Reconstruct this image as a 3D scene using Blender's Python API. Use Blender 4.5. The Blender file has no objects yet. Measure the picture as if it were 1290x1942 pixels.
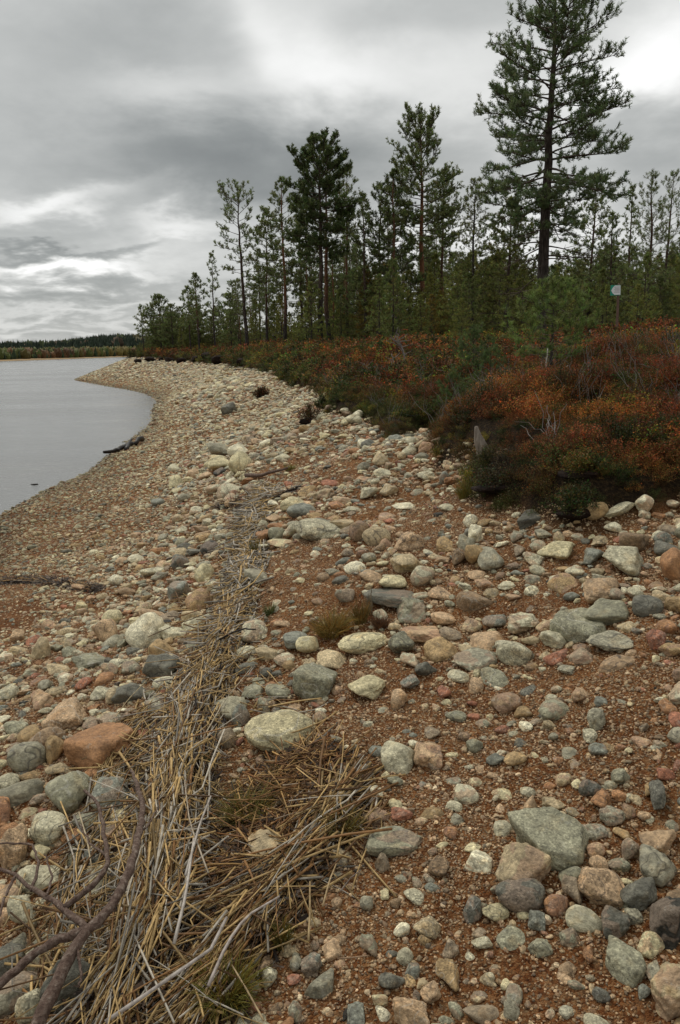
import bpy, bmesh, math, random, time
import numpy as np
from mathutils import Matrix, Vector

T0 = time.time()
rng = np.random.default_rng(7)
random.seed(7)
scene = bpy.context.scene
COL = scene.collection

# ------------------------------------------------------------------ camera
CAMZ = 2.4
FPX = 1475.0                     # focal length in pixels of the 1290x1942 photograph
PITCH = math.radians(11.72)
ROLL = math.radians(1.0)
cam_d = bpy.data.cameras.new('camera')
cam = bpy.data.objects.new('camera', cam_d)
COL.objects.link(cam)
cam_d.sensor_fit = 'VERTICAL'
cam_d.sensor_height = 24.0
cam_d.lens = 24.0 * FPX / 1942.0
cam_d.clip_start = 0.05
cam_d.clip_end = 12000
r0 = Vector((1, 0, 0)); f0 = Vector((0, math.cos(PITCH), -math.sin(PITCH))); u0 = r0.cross(f0)
cr = r0 * math.cos(ROLL) - u0 * math.sin(ROLL)
cu = u0 * math.cos(ROLL) + r0 * math.sin(ROLL)
M = Matrix((cr, cu, -f0)).transposed().to_4x4()
M.translation = Vector((0, 0, CAMZ))
cam.matrix_world = M
scene.camera = cam
CR, CU, CF = np.array(cr), np.array(cu), np.array(f0)

# ------------------------------------------------------------------ exposure
scene.view_settings.view_transform = 'Standard'
scene.view_settings.look = 'None'
scene.view_settings.gamma = 1.0
scene.view_settings.use_curve_mapping = False
scene.view_settings.exposure = 0.27
scene.render.resolution_x = 680
scene.render.resolution_y = 1024

def azel(px, py):
    d = CF + (px - 645) / FPX * CR - (py - 971) / FPX * CU
    d = d / np.linalg.norm(d)
    return math.atan2(d[0], d[1]), math.asin(d[2])

# ------------------------------------------------------------------ sun (overcast)
SUN_EL, SUN_AZ = math.radians(52), math.radians(-35)
sun_d = bpy.data.lights.new('sun', 'SUN')
sun_d.energy = 1.4
sun_d.angle = math.radians(13)
sun_d.color = (1.0, 0.95, 0.86)
sun = bpy.data.objects.new('sun', sun_d)
COL.objects.link(sun)
sv = Vector((math.sin(SUN_AZ) * math.cos(SUN_EL), math.cos(SUN_AZ) * math.cos(SUN_EL), math.sin(SUN_EL)))
sun.rotation_euler = sv.to_track_quat('Z', 'Y').to_euler()

# ------------------------------------------------------------------ node helpers
class NT:
    def __init__(s, nt):
        s.nt = nt; s.nodes = nt.nodes; s.links = nt.links
    def n(s, typ, **kw):
        nd = s.nodes.new(typ)
        for k, v in kw.items():
            if k.startswith('i_'):
                nd.inputs[k[2:]].default_value = v
            else:
                setattr(nd, k, v)
        return nd
    def sock(s, inp, v):
        if isinstance(v, bpy.types.NodeSocket): s.links.new(v, inp)
        elif v is not None: inp.default_value = v
    def math(s, op, a, b=None, c=None, clamp=False):
        nd = s.n('ShaderNodeMath', operation=op, use_clamp=clamp)
        s.sock(nd.inputs[0], a)
        if b is not None: s.sock(nd.inputs[1], b)
        if c is not None: s.sock(nd.inputs[2], c)
        return nd.outputs[0]
    def vmath(s, op, a, b=None):
        nd = s.n('ShaderNodeVectorMath', operation=op)
        s.sock(nd.inputs[0], a)
        if b is not None: s.sock(nd.inputs[1], b)
        return nd.outputs[0]
    def vscale(s, a, k):
        nd = s.n('ShaderNodeVectorMath', operation='SCALE')
        s.sock(nd.inputs[0], a); s.sock(nd.inputs['Scale'], k)
        return nd.outputs[0]
    def noise(s, vec, scale, detail=4, rough=0.55, dist=0.0, col=False):
        nd = s.n('ShaderNodeTexNoise')
        s.sock(nd.inputs['Vector'], vec); s.sock(nd.inputs['Scale'], scale)
        nd.inputs['Detail'].default_value = detail; nd.inputs['Roughness'].default_value = rough
        nd.inputs['Distortion'].default_value = dist
        return nd.outputs['Color' if col else 'Fac']
    def voro(s, vec, scale, out='Distance', feature='F1', rand=1.0):
        nd = s.n('ShaderNodeTexVoronoi', feature=feature)
        s.sock(nd.inputs['Vector'], vec); nd.inputs['Scale'].default_value = scale
        nd.inputs['Randomness'].default_value = rand
        return nd.outputs[out]
    def ramp(s, fac, stops, interp='LINEAR'):
        nd = s.n('ShaderNodeValToRGB')
        nd.color_ramp.interpolation = interp
        el = nd.color_ramp.elements
        while len(el) < len(stops): el.new(0.5)
        for e, (p, c) in zip(el, stops):
            e.position = p
            e.color = (c, c, c, 1) if isinstance(c, (int, float)) else (*c, 1)
        s.sock(nd.inputs[0], fac)
        return nd.outputs[0]
    def mix(s, fac, a, b, blend='MIX'):
        nd = s.n('ShaderNodeMix', data_type='RGBA', blend_type=blend)
        s.sock(nd.inputs[0], fac)
        for i, v in ((6, a), (7, b)):
            if isinstance(v, tuple) and len(v) == 3: v = (*v, 1)
            s.sock(nd.inputs[i], v)
        return nd.outputs[2]
    def attr(s, name, typ='GEOMETRY', out='Color'):
        nd = s.n('ShaderNodeAttribute', attribute_name=name, attribute_type=typ)
        return nd.outputs[out]

# ------------------------------------------------------------------ sky: overcast cloud decks over a clear sky
world = bpy.data.worlds.new('World')
scene.world = world
world.use_nodes = True
w = NT(world.node_tree)
w.nodes.clear()
w_out = w.n('ShaderNodeOutputWorld')
bg = w.n('ShaderNodeBackground'); bg.inputs['Strength'].default_value = 0.1
w.links.new(bg.outputs[0], w_out.inputs[0])
skyt = w.n('ShaderNodeTexSky', sky_type='NISHITA')
skyt.sun_disc = False
skyt.sun_elevation = SUN_EL
skyt.sun_rotation = SUN_AZ
tc = w.n('ShaderNodeTexCoord')
vdir = tc.outputs['Generated']
sep = w.n('ShaderNodeSeparateXYZ'); w.links.new(vdir, sep.inputs[0])
dx, dy, dz = sep.outputs
up = w.math('MAXIMUM', dz, 0.0)
den = w.math('ADD', up, 0.24)
pl = w.n('ShaderNodeCombineXYZ')
w.sock(pl.inputs[0], w.math('DIVIDE', dx, den)); w.sock(pl.inputs[1], w.math('DIVIDE', dy, den)); pl.inputs[2].default_value = 2.7
P = pl.outputs[0]
n1 = w.noise(P, 1.1, 5, 0.5, 0.35)
n2 = w.noise(w.vmath('ADD', P, (5.2, 1.3, 0.0)), 3.1, 5, 0.55, 0.2)
n3 = w.noise(w.vmath('ADD', P, (1.2, 7.3, 0.0)), 9.0, 4, 0.55, 0.1)
wx = w.math('MULTIPLY', w.math('SUBTRACT', n1, 0.5), 0.26)
wy = w.math('MULTIPLY', w.math('SUBTRACT', n2, 0.5), 0.13)
az = w.math('ADD', w.math('ARCTAN2', dx, dy), wx)
el = w.math('ADD', w.math('ARCSINE', dz), wy)
val = w.math('MULTIPLY_ADD', w.math('SUBTRACT', n1, 0.5), 0.22, 0.46)
val = w.math('MULTIPLY_ADD', w.math('SUBTRACT', n2, 0.5), 0.16, val)
val = w.math('MULTIPLY_ADD', w.math('SUBTRACT', n3, 0.5), w.math('MULTIPLY_ADD', w.math('SUBTRACT', 0.5, up), 0.30, 0.05), val)
CLOUDS = [  # cloud masses and thin spots: centre and half size in the photograph's pixels, brightness
    (600, 100, 90, 70, 0.24), (700, 160, 120, 50, 0.18), (545, 50, 30, 60, 0.10), (1190, 170, 80, 90, 0.36), (1290, 120, 90, 90, 0.2),
    (330, 170, 130, 45, 0.18), (930, 180, 130, 110, 0.16),
    (330, 70, 200, 80, -0.16), (60, 60, 160, 60, -0.04), (300, 290, 300, 70, -0.13), (420, 360, 190, 50, -0.16), (520, 300, 150, 60, -0.10), (900, 320, 200, 90, -0.12),
    (1260, 330, 110, 80, -0.20), (1195, 235, 55, 32, -0.30), (800, 60, 160, 40, -0.08), (1000, 20, 200, 40, -0.06),
    (90, 382, 110, 20, 0.38), (60, 428, 170, 18, -0.04), (340, 440, 90, 36, 0.30), (240, 400, 80, 18, -0.12), (90, 468, 200, 9, -0.22),
    (70, 498, 120, 11, 0.48), (190, 512, 90, 14, 0.34), (60, 545, 200, 13, -0.16), (300, 560, 120, 14, -0.06),
    (120, 580, 220, 10, 0.14), (50, 604, 200, 8, -0.06), (150, 622, 240, 8, 0.10), (60, 640, 200, 7, -0.06), (1000, 430, 260, 50, 0.30), (730, 440, 90, 50, 0.10)]
for (px, py, rx, ry, amp) in CLOUDS:
    a0, e0 = azel(px, py)
    sa, se = rx / FPX, ry / FPX
    da = w.math('MULTIPLY', w.math('SUBTRACT', az, a0), 1 / sa)
    de = w.math('MULTIPLY', w.math('SUBTRACT', el, e0), 1 / se)
    q = w.math('ADD', w.math('MULTIPLY', da, da), w.math('MULTIPLY', de, de))
    g = w.math('EXPONENT', w.math('MULTIPLY', q, -0.8))
    val = w.math('MULTIPLY_ADD', g, amp, val)
ccol = w.ramp(val, [(0.0, (0.15, 0.16, 0.16)), (0.22, (0.25, 0.262, 0.258)), (0.42, (0.42, 0.43, 0.42)),
                    (0.62, (0.64, 0.645, 0.63)), (0.85, (0.86, 0.86, 0.85)), (1.0, (0.95, 0.95, 0.94))])
clouds10 = w.vscale(ccol, w.math('MULTIPLY_ADD', w.math('MULTIPLY', up, up), 6.0, 9.6))   # overcast skies brighten towards the zenith
wmix = w.mix(0.97, skyt.outputs[0], clouds10)
w.links.new(wmix, bg.inputs['Color'])

# ------------------------------------------------------------------ terrain height field
def ray(px, py):
    px = np.asarray(px, float); py = np.asarray(py, float)
    d = CF + ((px - 645) / FPX)[..., None] * CR - ((py - 971) / FPX)[..., None] * CU
    return d
def at_z(px, py, z):
    d = ray(px, py); t = (z - CAMZ) / d[..., 2]
    return d[..., 0] * t, d[..., 1] * t
def at_dist(px, dist):
    d = ray(px, 665.0); k = dist / np.hypot(d[..., 0], d[..., 1])
    return d[..., 0] * k, d[..., 1] * k

CZ = [(0, 980, 0), (100, 925, 0), (200, 868, 0), (250, 832, 0), (290, 795, 0), (298, 765, 0), (270, 745, 0), (220, 735, 0), (170, 726, 0), (143, 721, 0),
      (0, 1200, .36), (0, 1450, .58), (0, 1942, .76), (200, 1000, .26), (300, 900, .34), (350, 1100, .62), (400, 850, .60), (480, 800, .85), (360, 745, .7),
      (645, 1942, .85), (645, 1300, .95), (645, 1080, 1.10), (645, 950, 1.22), (1290, 1942, .95), (1290, 1350, 1.15), (1000, 1100, 1.22),
      (1290, 1080, 1.36), (820, 930, 1.33), (640, 850, 1.30), (540, 870, 1.12),
      (1290, 985, 1.45), (1050, 990, 1.42), (880, 930, 1.42), (850, 870, 1.5), (735, 838, 1.42), (640, 790, 1.5), (600, 760, 1.5),
      (520, 710, 1.6), (420, 690, 1.65), (330, 683, 1.8), (430, 720, 1.05), (300, 700, 1.15)]
CD = [(213, 82, 1.25), (238, 87, 1.9), (150, 100, -.5), (200, 112, -.8), (240, 135, -.5), (275, 112, 1.7),
      (1290, 8, 1.95), (1290, 15, 2.2), (1290, 30, 2.5), (1290, 80, 3), (970, 7.2, 1.86), (1060, 7.0, 1.84), (890, 7.0, 1.68), (1000, 9.6, 1.80), (850, 9.5, 1.42), (740, 9.4, 1.36), (900, 12, 1.75), (900, 20, 2.05),
      (800, 14, 1.75), (800, 30, 2.2), (700, 20, 1.98), (650, 40, 2.15), (600, 60, 2.25), (500, 45, 2.05), (470, 60, 2.2), (400, 80, 2.2),
      (330, 95, 2.2), (300, 120, 2.3), (645, 100, 2.6), (1000, 100, 3.0), (1290, 200, 4.5), (645, 200, 3), (400, 200, 2.5), (320, 200, 2.2),
      (-200, 12, -.35), (0, 18, -.6), (0, 40, -1.2), (150, 30, -.7), (200, 45, -.6), (100, 80, -.9), (0, 150, -2), (235, 175, -1.2), (215, 260, -2.5), (262, 330, -1.5), (180, 170, -2), (0, 500, -4), (200, 500, -4), (1290, 700, 9), (645, 700, 6)]
CX = [(0, 0, .84), (0, -5, .9), (4, 0, 1.55), (7, 0, 2.1), (6, -6, 2.1), (-4, 0, .32), (-8, 4, -.1), (-8, -5, -.15), (14, 5, 2.5), (-20, 0, -1.5), (30, -10, 3),
      (-60, -20, -4), (0, -30, .9), (200, 0, 6), (-300, 0, -5), (0, -300, 1), (600, 100, 9), (-600, -300, -5), (0, 1500, 3), (1500, 1500, 12), (-1500, 800, -6), (1200, -800, 10)]
pts = []
for (a, b, z) in CZ:
    x, y = at_z(a, b, z); pts.append((float(x), float(y), z))
for (a, d, z) in CD:
    x, y = at_dist(a, d); pts.append((float(x), float(y), z))
pts += CX
pts = np.array(pts)
def warp(x, y):
    r = np.hypot(x, y) + 1e-9
    k = np.log1p(r / 1.6) / r
    return x * k, y * k
wxp, wyp = warp(pts[:, 0], pts[:, 1])
def tpsU(d2): return np.where(d2 > 1e-12, 0.5 * d2 * np.log(np.maximum(d2, 1e-12)), 0)
nP = len(pts)
A = np.zeros((nP + 3, nP + 3))
A[:nP, :nP] = tpsU((wxp[:, None] - wxp) ** 2 + (wyp[:, None] - wyp) ** 2) + 0.0006 * np.eye(nP)
A[:nP, nP] = 1; A[:nP, nP + 1] = wxp; A[:nP, nP + 2] = wyp
A[nP:, :nP] = A[:nP, nP:].T
W = np.linalg.solve(A, np.concatenate([pts[:, 2], [0, 0, 0]]))

def h2(ix, iy, s):
    n = (ix.astype(np.int64) * 374761393 + iy.astype(np.int64) * 668265263 + s * 974634777) & 0xffffffff
    n = ((n ^ (n >> 13)) * 1274126177) & 0xffffffff
    n = n ^ (n >> 16)
    return (n & 0xffff) / 65535.0
def vn(x, y, s=0):
    ix, iy = np.floor(x), np.floor(y)
    fx, fy = x - ix, y - iy
    fx = fx * fx * (3 - 2 * fx); fy = fy * fy * (3 - 2 * fy)
    a, b, c, d = h2(ix, iy, s), h2(ix + 1, iy, s), h2(ix, iy + 1, s), h2(ix + 1, iy + 1, s)
    return (a + (b - a) * fx) * (1 - fy) + (c + (d - c) * fx) * fy
def fbm(x, y, s=0, o=4):
    v = 0; amp = .5; t = 0
    for i in range(o):
        v = v + amp * vn(x, y, s + i * 17); t += amp; amp *= .5; x = x * 2.03 + 3.1; y = y * 2.03 - 1.7
    return v / t - 0.5
def sstep(a, b, x):
    t = np.clip((x - a) / (b - a), 0, 1); return t * t * (3 - 2 * t)

def Hbase(x, y):
    x = np.asarray(x, float); y = np.asarray(y, float); sh = x.shape
    x = x.ravel(); y = y.ravel(); out = np.empty(len(x))
    for s in range(0, len(x), 60000):
        a, b = warp(x[s:s + 60000], y[s:s + 60000])
        out[s:s + 60000] = tpsU((a[:, None] - wxp) ** 2 + (b[:, None] - wyp) ** 2) @ W[:nP] + W[nP] + W[nP + 1] * a + W[nP + 2] * b
    return out.reshape(sh)

def hit_fn(fn, px, py, tmax=140):
    d = ray(np.atleast_1d(px), np.atleast_1d(py))
    ts = np.geomspace(1.2, tmax, 300)
    lo = np.full(len(d), ts[0]); hi = np.full(len(d), tmax); done = np.zeros(len(d), bool)
    X = d[:, None, 0] * ts; Y = d[:, None, 1] * ts; Z = CAMZ + d[:, None, 2] * ts
    below = Z < fn(X, Y)
    k = np.where(below.any(1), below.argmax(1), len(ts) - 1)
    hi = ts[k]; lo = ts[np.maximum(k - 1, 0)]
    for _ in range(14):
        m = (lo + hi) / 2
        b = CAMZ + d[:, 2] * m < fn(d[:, 0] * m, d[:, 1] * m)
        hi = np.where(b, m, hi); lo = np.where(b, lo, m)
    return d[:, 0] * hi, d[:, 1] * hi, hi        # hi = depth along the optical axis

# edge of the heath (photograph pixels on the bare slope)
EDGE = [(1290, 975), (1180, 985), (1100, 998), (1050, 990), (985, 955), (900, 940), (868, 925), (915, 897), (1000, 892), (1000, 878), (900, 876), (835, 872), (815, 850), (838, 812),
        (800, 815), (765, 832), (738, 840), (722, 825), (690, 800), (650, 788), (618, 785), (625, 765), (590, 742), (558, 735), (520, 712), (480, 702), (420, 692), (380, 690), (330, 684), (285, 681)]
ex, ey, _ = hit_fn(Hbase, np.array([e[0] for e in EDGE], float), np.array([e[1] for e in EDGE], float))
e2x, e2y = at_dist(np.array([240.0]), 86.0)
poly = [(30, -60), (5.5, -5), (3.6, 0), (2.9, 2.6)] + list(zip(ex, ey)) + [(float(e2x[0]), float(e2y[0])), (-22, 100), (-26, 130), (-60, 260), (-150, 700), (1600, 1600), (1600, -800)]
poly = np.array(poly)
def sdist(x, y):
    """signed distance to the heath edge, positive on the heath"""
    x = np.asarray(x, float); sh = x.shape; x = x.ravel(); y = np.asarray(y, float).ravel()
    best = np.full(len(x), 1e9); ins = np.zeros(len(x), bool)
    n = len(poly)
    for i in range(n):
        ax, ay = poly[i]; bx, by = poly[(i + 1) % n]
        vx, vy = bx - ax, by - ay
        t = np.clip(((x - ax) * vx + (y - ay) * vy) / (vx * vx + vy * vy), 0, 1)
        d = (x - ax - t * vx) ** 2 + (y - ay - t * vy) ** 2
        best = np.minimum(best, d)
        c = ((ay > y) != (by > y)) & (x < (bx - ax) * (y - ay) / (by - ay + 1e-12) + ax)
        ins ^= c
    s = np.sqrt(best) * np.where(ins, 1, -1)
    return s.reshape(sh)
def H(x, y, sd=None):
    z = Hbase(x, y)
    if sd is None: sd = sdist(x, y)
    r = np.hypot(x, y)
    veg = sstep(-0.05, 0.22, sd)
    beach = 1 - veg
    bump = fbm(x * .9, y * .9, 3, 3) * .16 * sstep(.0, .35, z) + fbm(x * 3.1, y * 3.1, 5, 3) * .05 + fbm(x * 9, y * 9, 8, 2) * .012
    hum = fbm(x * 1.1, y * 1.1, 21, 4) * .36 * sstep(0, 2.0, sd) + fbm(x * 3.2, y * 3.2, 23, 3) * .20 * sstep(0, .6, sd) + 0.19 * veg
    far = sstep(160, 400, r)
    bump = bump * np.where((z < 0.25) & (z > -0.2), .55, 1)
    return z + bump * beach * (1 - far) + hum * (1 - far)
def hit(px, py): return hit_fn(H, np.asarray(px, float), np.asarray(py, float))
def Hs(x, y): return float(H(np.array([x]), np.array([y]))[0])
# ------------------------------------------------------------------ mesh helpers
def mk_mesh(name, V, F, mat=None, smooth=False, attrs=None):
    """V (n,3); F (m,3) or (m,4) array, or list of such arrays"""
    me = bpy.data.meshes.new(name)
    V = np.asarray(V, np.float32)
    Fs = [np.asarray(f, np.int32) for f in (F if isinstance(F, (list, tuple)) else [F]) if len(f)]
    me.vertices.add(len(V)); me.vertices.foreach_set('co', V.ravel())
    idx = np.concatenate([f.ravel() for f in Fs]); tot = np.concatenate([np.full(len(f), f.shape[1], np.int32) for f in Fs])
    me.loops.add(len(idx)); me.loops.foreach_set('vertex_index', idx)
    me.polygons.add(len(tot))
    st = np.concatenate([[0], np.cumsum(tot)[:-1]]).astype(np.int32)
    me.polygons.foreach_set('loop_start', st)
    if smooth: me.polygons.foreach_set('use_smooth', np.ones(len(tot), bool))
    me.update(calc_edges=True)
    me.validate()
    if attrs:
        for k, (typ, dom, arr) in attrs.items():
            a = me.attributes.new(k, typ, dom)
            arr = np.asarray(arr)
            a.data.foreach_set({'FLOAT': 'value', 'INT': 'value', 'FLOAT_VECTOR': 'vector', 'FLOAT_COLOR': 'color'}[typ], arr.astype(np.int32 if typ == 'INT' else np.float32).ravel())
    if mat: me.materials.append(mat)
    return me
def link(name, data, parent=None, loc=None, rot=None, scale=None):
    o = bpy.data.objects.new(name, data); COL.objects.link(o)
    if parent: o.parent = parent
    if loc is not None: o.location = loc
    if rot is not None: o.rotation_euler = rot
    if scale is not None: o.scale = scale
    return o
def tag(o, label=None, cat=None, group=None, kind=None):
    if label: o['label'] = label
    if cat: o['category'] = cat
    if group: o['group'] = group
    if kind: o['kind'] = kind
    return o
def copy_tree(o, parent=None):
    c = o.copy(); COL.objects.link(c)
    c.parent = parent
    for ch in o.children: copy_tree(ch, c)
    return c

def tubes(P, R, k=5, cap=True):
    """P (m,n,3) centre lines, R (m,n) radii -> V, [quads, (tri caps)]"""
    P = np.asarray(P, float); R = np.asarray(R, float)
    m, n, _ = P.shape
    T = np.gradient(P, axis=1); T /= np.linalg.norm(T, axis=2, keepdims=True) + 1e-12
    ref = np.zeros((m, 1, 3)); mean = np.abs(T.mean(1)); ax = mean.argmin(1); ref[np.arange(m), 0, ax] = 1
    A_ = np.cross(T, np.broadcast_to(ref, T.shape)); A_ /= np.linalg.norm(A_, axis=2, keepdims=True) + 1e-12
    B_ = np.cross(T, A_)
    th = np.arange(k) * 2 * np.pi / k
    V = P[:, :, None] + R[:, :, None, None] * (np.cos(th)[:, None] * A_[:, :, None] + np.sin(th)[:, None] * B_[:, :, None])
    base = (np.arange(m) * n * k)[:, None, None]; ring = (np.arange(n - 1) * k)[None, :, None]; j = np.arange(k)[None, None, :]; j2 = (j + 1) % k
    a = base + ring + j; b = base + ring + j2
    F = np.stack([a, b, b + k, a + k], -1).reshape(-1, 4)
    V = V.reshape(-1, 3)
    Fs = [F]
    if cap and k == 4:
        e0 = (np.arange(m) * n * k)[:, None] + np.array([3, 2, 1, 0]); e1 = (np.arange(m) * n * k + (n - 1) * k)[:, None] + np.arange(4)
        Fs.append(np.concatenate([e0, e1]))
    return V, Fs
def join(parts):
    Vs, Fs, off = [], [], 0
    for V, F in parts:
        Vs.append(V)
        for f in (F if isinstance(F, list) else [F]): Fs.append(np.asarray(f) + off)
        off += len(V)
    return np.concatenate(Vs), Fs

# ------------------------------------------------------------------ materials
def new_mat(name):
    m = bpy.data.materials.new(name); m.use_nodes = True
    t = NT(m.node_tree)
    bs = m.node_tree.nodes['Principled BSDF']
    return m, t, bs
def set_bump(t, bs, h, strength=0.5, dist=0.01):
    b = t.n('ShaderNodeBump'); b.inputs['Strength'].default_value = strength; b.inputs['Distance'].default_value = dist
    t.sock(b.inputs['Height'], h); t.links.new(b.outputs[0], bs.inputs['Normal'])

def make_stone_mat():
    m, t, bs = new_mat('stone')
    pos = t.n('ShaderNodeNewGeometry').outputs['Position']
    obj = t.n('ShaderNodeTexCoord').outputs['Object']
    tint = t.attr('tint', 'INSTANCER')
    rnd = t.attr('rnd', 'INSTANCER', 'Fac')
    off = t.n('ShaderNodeCombineXYZ'); t.sock(off.inputs[0], t.math('MULTIPLY', rnd, 37.0)); t.sock(off.inputs[1], rnd)
    o2 = t.vmath('ADD', obj, off.outputs[0])
    big = t.noise(o2, 1.5, 4, .6, .6)
    col = t.mix(t.ramp(big, [(.36, 0.0), (.64, 1.0)]), t.vscale(tint, 0.72), t.vscale(tint, 1.32))
    # hue drift: ochre staining on some faces
    st = t.noise(t.vmath('ADD', o2, (9., 3., 1.)), 1.1, 3, .5)
    col = t.mix(t.ramp(st, [(.55, 0.0), (.72, .5)]), col, t.mix(1.0, col, (1.0, .80, .58), 'MULTIPLY'))
    # banding on some stones
    wv = t.n('ShaderNodeTexWave'); wv.inputs['Scale'].default_value = 1.3; wv.inputs['Distortion'].default_value = 6; wv.inputs['Detail'].default_value = 3
    t.sock(wv.inputs['Vector'], o2)
    band = t.math('MULTIPLY', t.math('GREATER_THAN', t.math('FRACT', t.math('MULTIPLY', rnd, 7.3)), .60), .35)
    col = t.mix(t.math('MULTIPLY', wv.outputs['Fac'], band), col, t.vscale(col, 0.6))
    # quartz veins through some stones, dark joints through others
    vn_ = t.noise(t.vmath('ADD', o2, (2., 8., 5.)), 0.9, 1, .4, .1)
    vein = t.ramp(t.math('ABSOLUTE', t.math('SUBTRACT', vn_, .5)), [(0.0, 1.0), (.010, .6), (.022, 0.0)])
    sel = t.math('FRACT', t.math('MULTIPLY', rnd, 11.7))
    col = t.mix(t.math('MULTIPLY', vein, t.math('MULTIPLY', t.math('GREATER_THAN', sel, .80), .35)), col, (.52, .50, .44))
    col = t.mix(t.math('MULTIPLY', vein, t.math('MULTIPLY', t.math('LESS_THAN', sel, .28), .7)), col, (.05, .045, .04))
    # two-tone rocks
    tt_ = t.noise(t.vmath('ADD', o2, (7., 2., 3.)), .8, 2, .5, .8)
    sel2 = t.math('GREATER_THAN', t.math('FRACT', t.math('MULTIPLY', rnd, 5.1)), .68)
    col = t.mix(t.math('MULTIPLY', t.ramp(tt_, [(.49, 0.0), (.53, .75)]), sel2), col, t.mix(.6, t.mix(1.0, col, (1.15, .80, .62), 'MULTIPLY'), (.30, .23, .17)))
    # mineral grain in absolute size
    g1 = t.voro(pos, 210, 'Color')
    g = t.n('ShaderNodeSeparateColor'); t.links.new(g1, g.inputs[0])
    gr = t.ramp(g.outputs[0], [(.0, .45), (.22, .88), (.7, 1.08), (1.0, 1.75)])
    gs = t.math('FRACT', t.math('MULTIPLY', rnd, 3.7))
    col = t.mix(t.math('MULTIPLY_ADD', gs, .6, .25), col, t.mix(1.0, col, gr, 'MULTIPLY'))
    f2 = t.noise(pos, 60, 4, .65)
    col = t.mix(1.0, col, t.ramp(f2, [(.25, .60), (.5, 1.0), (.75, 1.32)]), 'MULTIPLY')
    # pale lichen / dry crust flecks
    li = t.noise(t.vmath('ADD', pos, (3., 1., 7.)), 26, 5, .7)
    col = t.mix(t.ramp(li, [(.60, 0.0), (.70, .35)]), col, (.46, .45, .39))
    dk = t.noise(t.vmath('ADD', pos, (1., 11., 7.)), 18, 5, .7)
    col = t.mix(t.ramp(dk, [(.62, 0.0), (.74, .55)]), col, t.vscale(col, .38))
    t.links.new(col, bs.inputs['Base Color'])
    t.sock(bs.inputs['Roughness'], t.ramp(f2, [(.2, .62), (.8, .9)]))
    bs.inputs['Specular IOR Level'].default_value = 0.35
    hb = t.math('ADD', t.math('MULTIPLY', t.noise(pos, 45, 6, .7), 1.0), t.math('MULTIPLY', big, .6))
    set_bump(t, bs, hb, .8, .016)
    return m
M_STONE = make_stone_mat()

def make_ground_mat():
    m, t, bs = new_mat('ground_soil')
    pos = t.n('ShaderNodeNewGeometry').outputs['Position']
    veg = t.attr('veg', out='Fac'); wet = t.attr('wet', out='Fac')
    fine = t.voro(pos, 190, 'Color'); s = t.n('ShaderNodeSeparateColor'); t.links.new(fine, s.inputs[0])
    grit = t.ramp(s.outputs[0], [(0, (.045, .020, .009)), (.3, (.14, .062, .024)), (.6, (.25, .120, .050)), (.85, (.32, .20, .11)), (1, (.42, .36, .27))])
    mid = t.voro(pos, 70, 'Color'); s2 = t.n('ShaderNodeSeparateColor'); t.links.new(mid, s2.inputs[0])
    peb = t.ramp(s2.outputs[0], [(0, (.10, .045, .020)), (.4, (.22, .11, .050)), (.7, (.30, .20, .12)), (1, (.42, .35, .26))])
    sand = t.mix(.35, grit, peb)
    big = t.noise(pos, 1.7, 5, .6)
    sand = t.mix(1.0, sand, t.ramp(big, [(.3, (.72, .60, .50)), (.55, (1.0, 1.0, 1.0)), (.75, (1.20, 1.22, 1.22))]), 'MULTIPLY')
    sand = t.mix(1.0, sand, t.ramp(t.noise(pos, 14, 5, .7), [(.3, .60), (.6, 1.1)]), 'MULTIPLY')
    peat = t.ramp(t.noise(pos, 55, 6, .75), [(.36, (.006, .004, .002)), (.5, (.022, .013, .006)), (.62, (.060, .038, .016)), (.74, (.13, .09, .04))])
    sand = t.mix(1.0, sand, (1.08, .86, .62), 'MULTIPLY')
    col = t.mix(veg, sand, peat)
    col = t.mix(t.math('MULTIPLY', wet, .6), col, t.mix(1.0, col, (.40, .36, .28), 'MULTIPLY'))
    t.links.new(col, bs.inputs['Base Color'])
    bs.inputs['Roughness'].default_value = .95; bs.inputs['Specular IOR Level'].default_value = .15
    hgt = t.math('ADD', t.math('MULTIPLY', t.voro(pos, 190, 'Distance'), -.3), t.math('MULTIPLY', t.noise(pos, 40, 6, .7), 1.0))
    set_bump(t, bs, hgt, 1.0, .03)
    return m
M_GROUND = make_ground_mat()

def make_leaf_mat(name, transl=.15, var=.5):
    m, t, bs = new_mat(name)
    tint = t.attr('tint', 'INSTANCER')
    lv = t.attr('lv', out='Color')          # per leaf multiplier
    col = t.mix(1.0, tint, lv, 'MULTIPLY')
    t.links.new(col, bs.inputs['Base Color'])
    bs.inputs['Roughness'].default_value = .65; bs.inputs['Specular IOR Level'].default_value = .25
    tr = t.n('ShaderNodeBsdfTranslucent'); t.links.new(col, tr.inputs['Color'])
    mx = t.n('ShaderNodeMixShader'); mx.inputs[0].default_value = .35
    t.links.new(bs.outputs[0], mx.inputs[1]); t.links.new(tr.outputs[0], mx.inputs[2])
    out = next(n for n in t.nodes if n.type == 'OUTPUT_MATERIAL'); t.links.new(mx.outputs[0], out.inputs['Surface'])
    return m
M_LEAF = make_leaf_mat('leaf')

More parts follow.
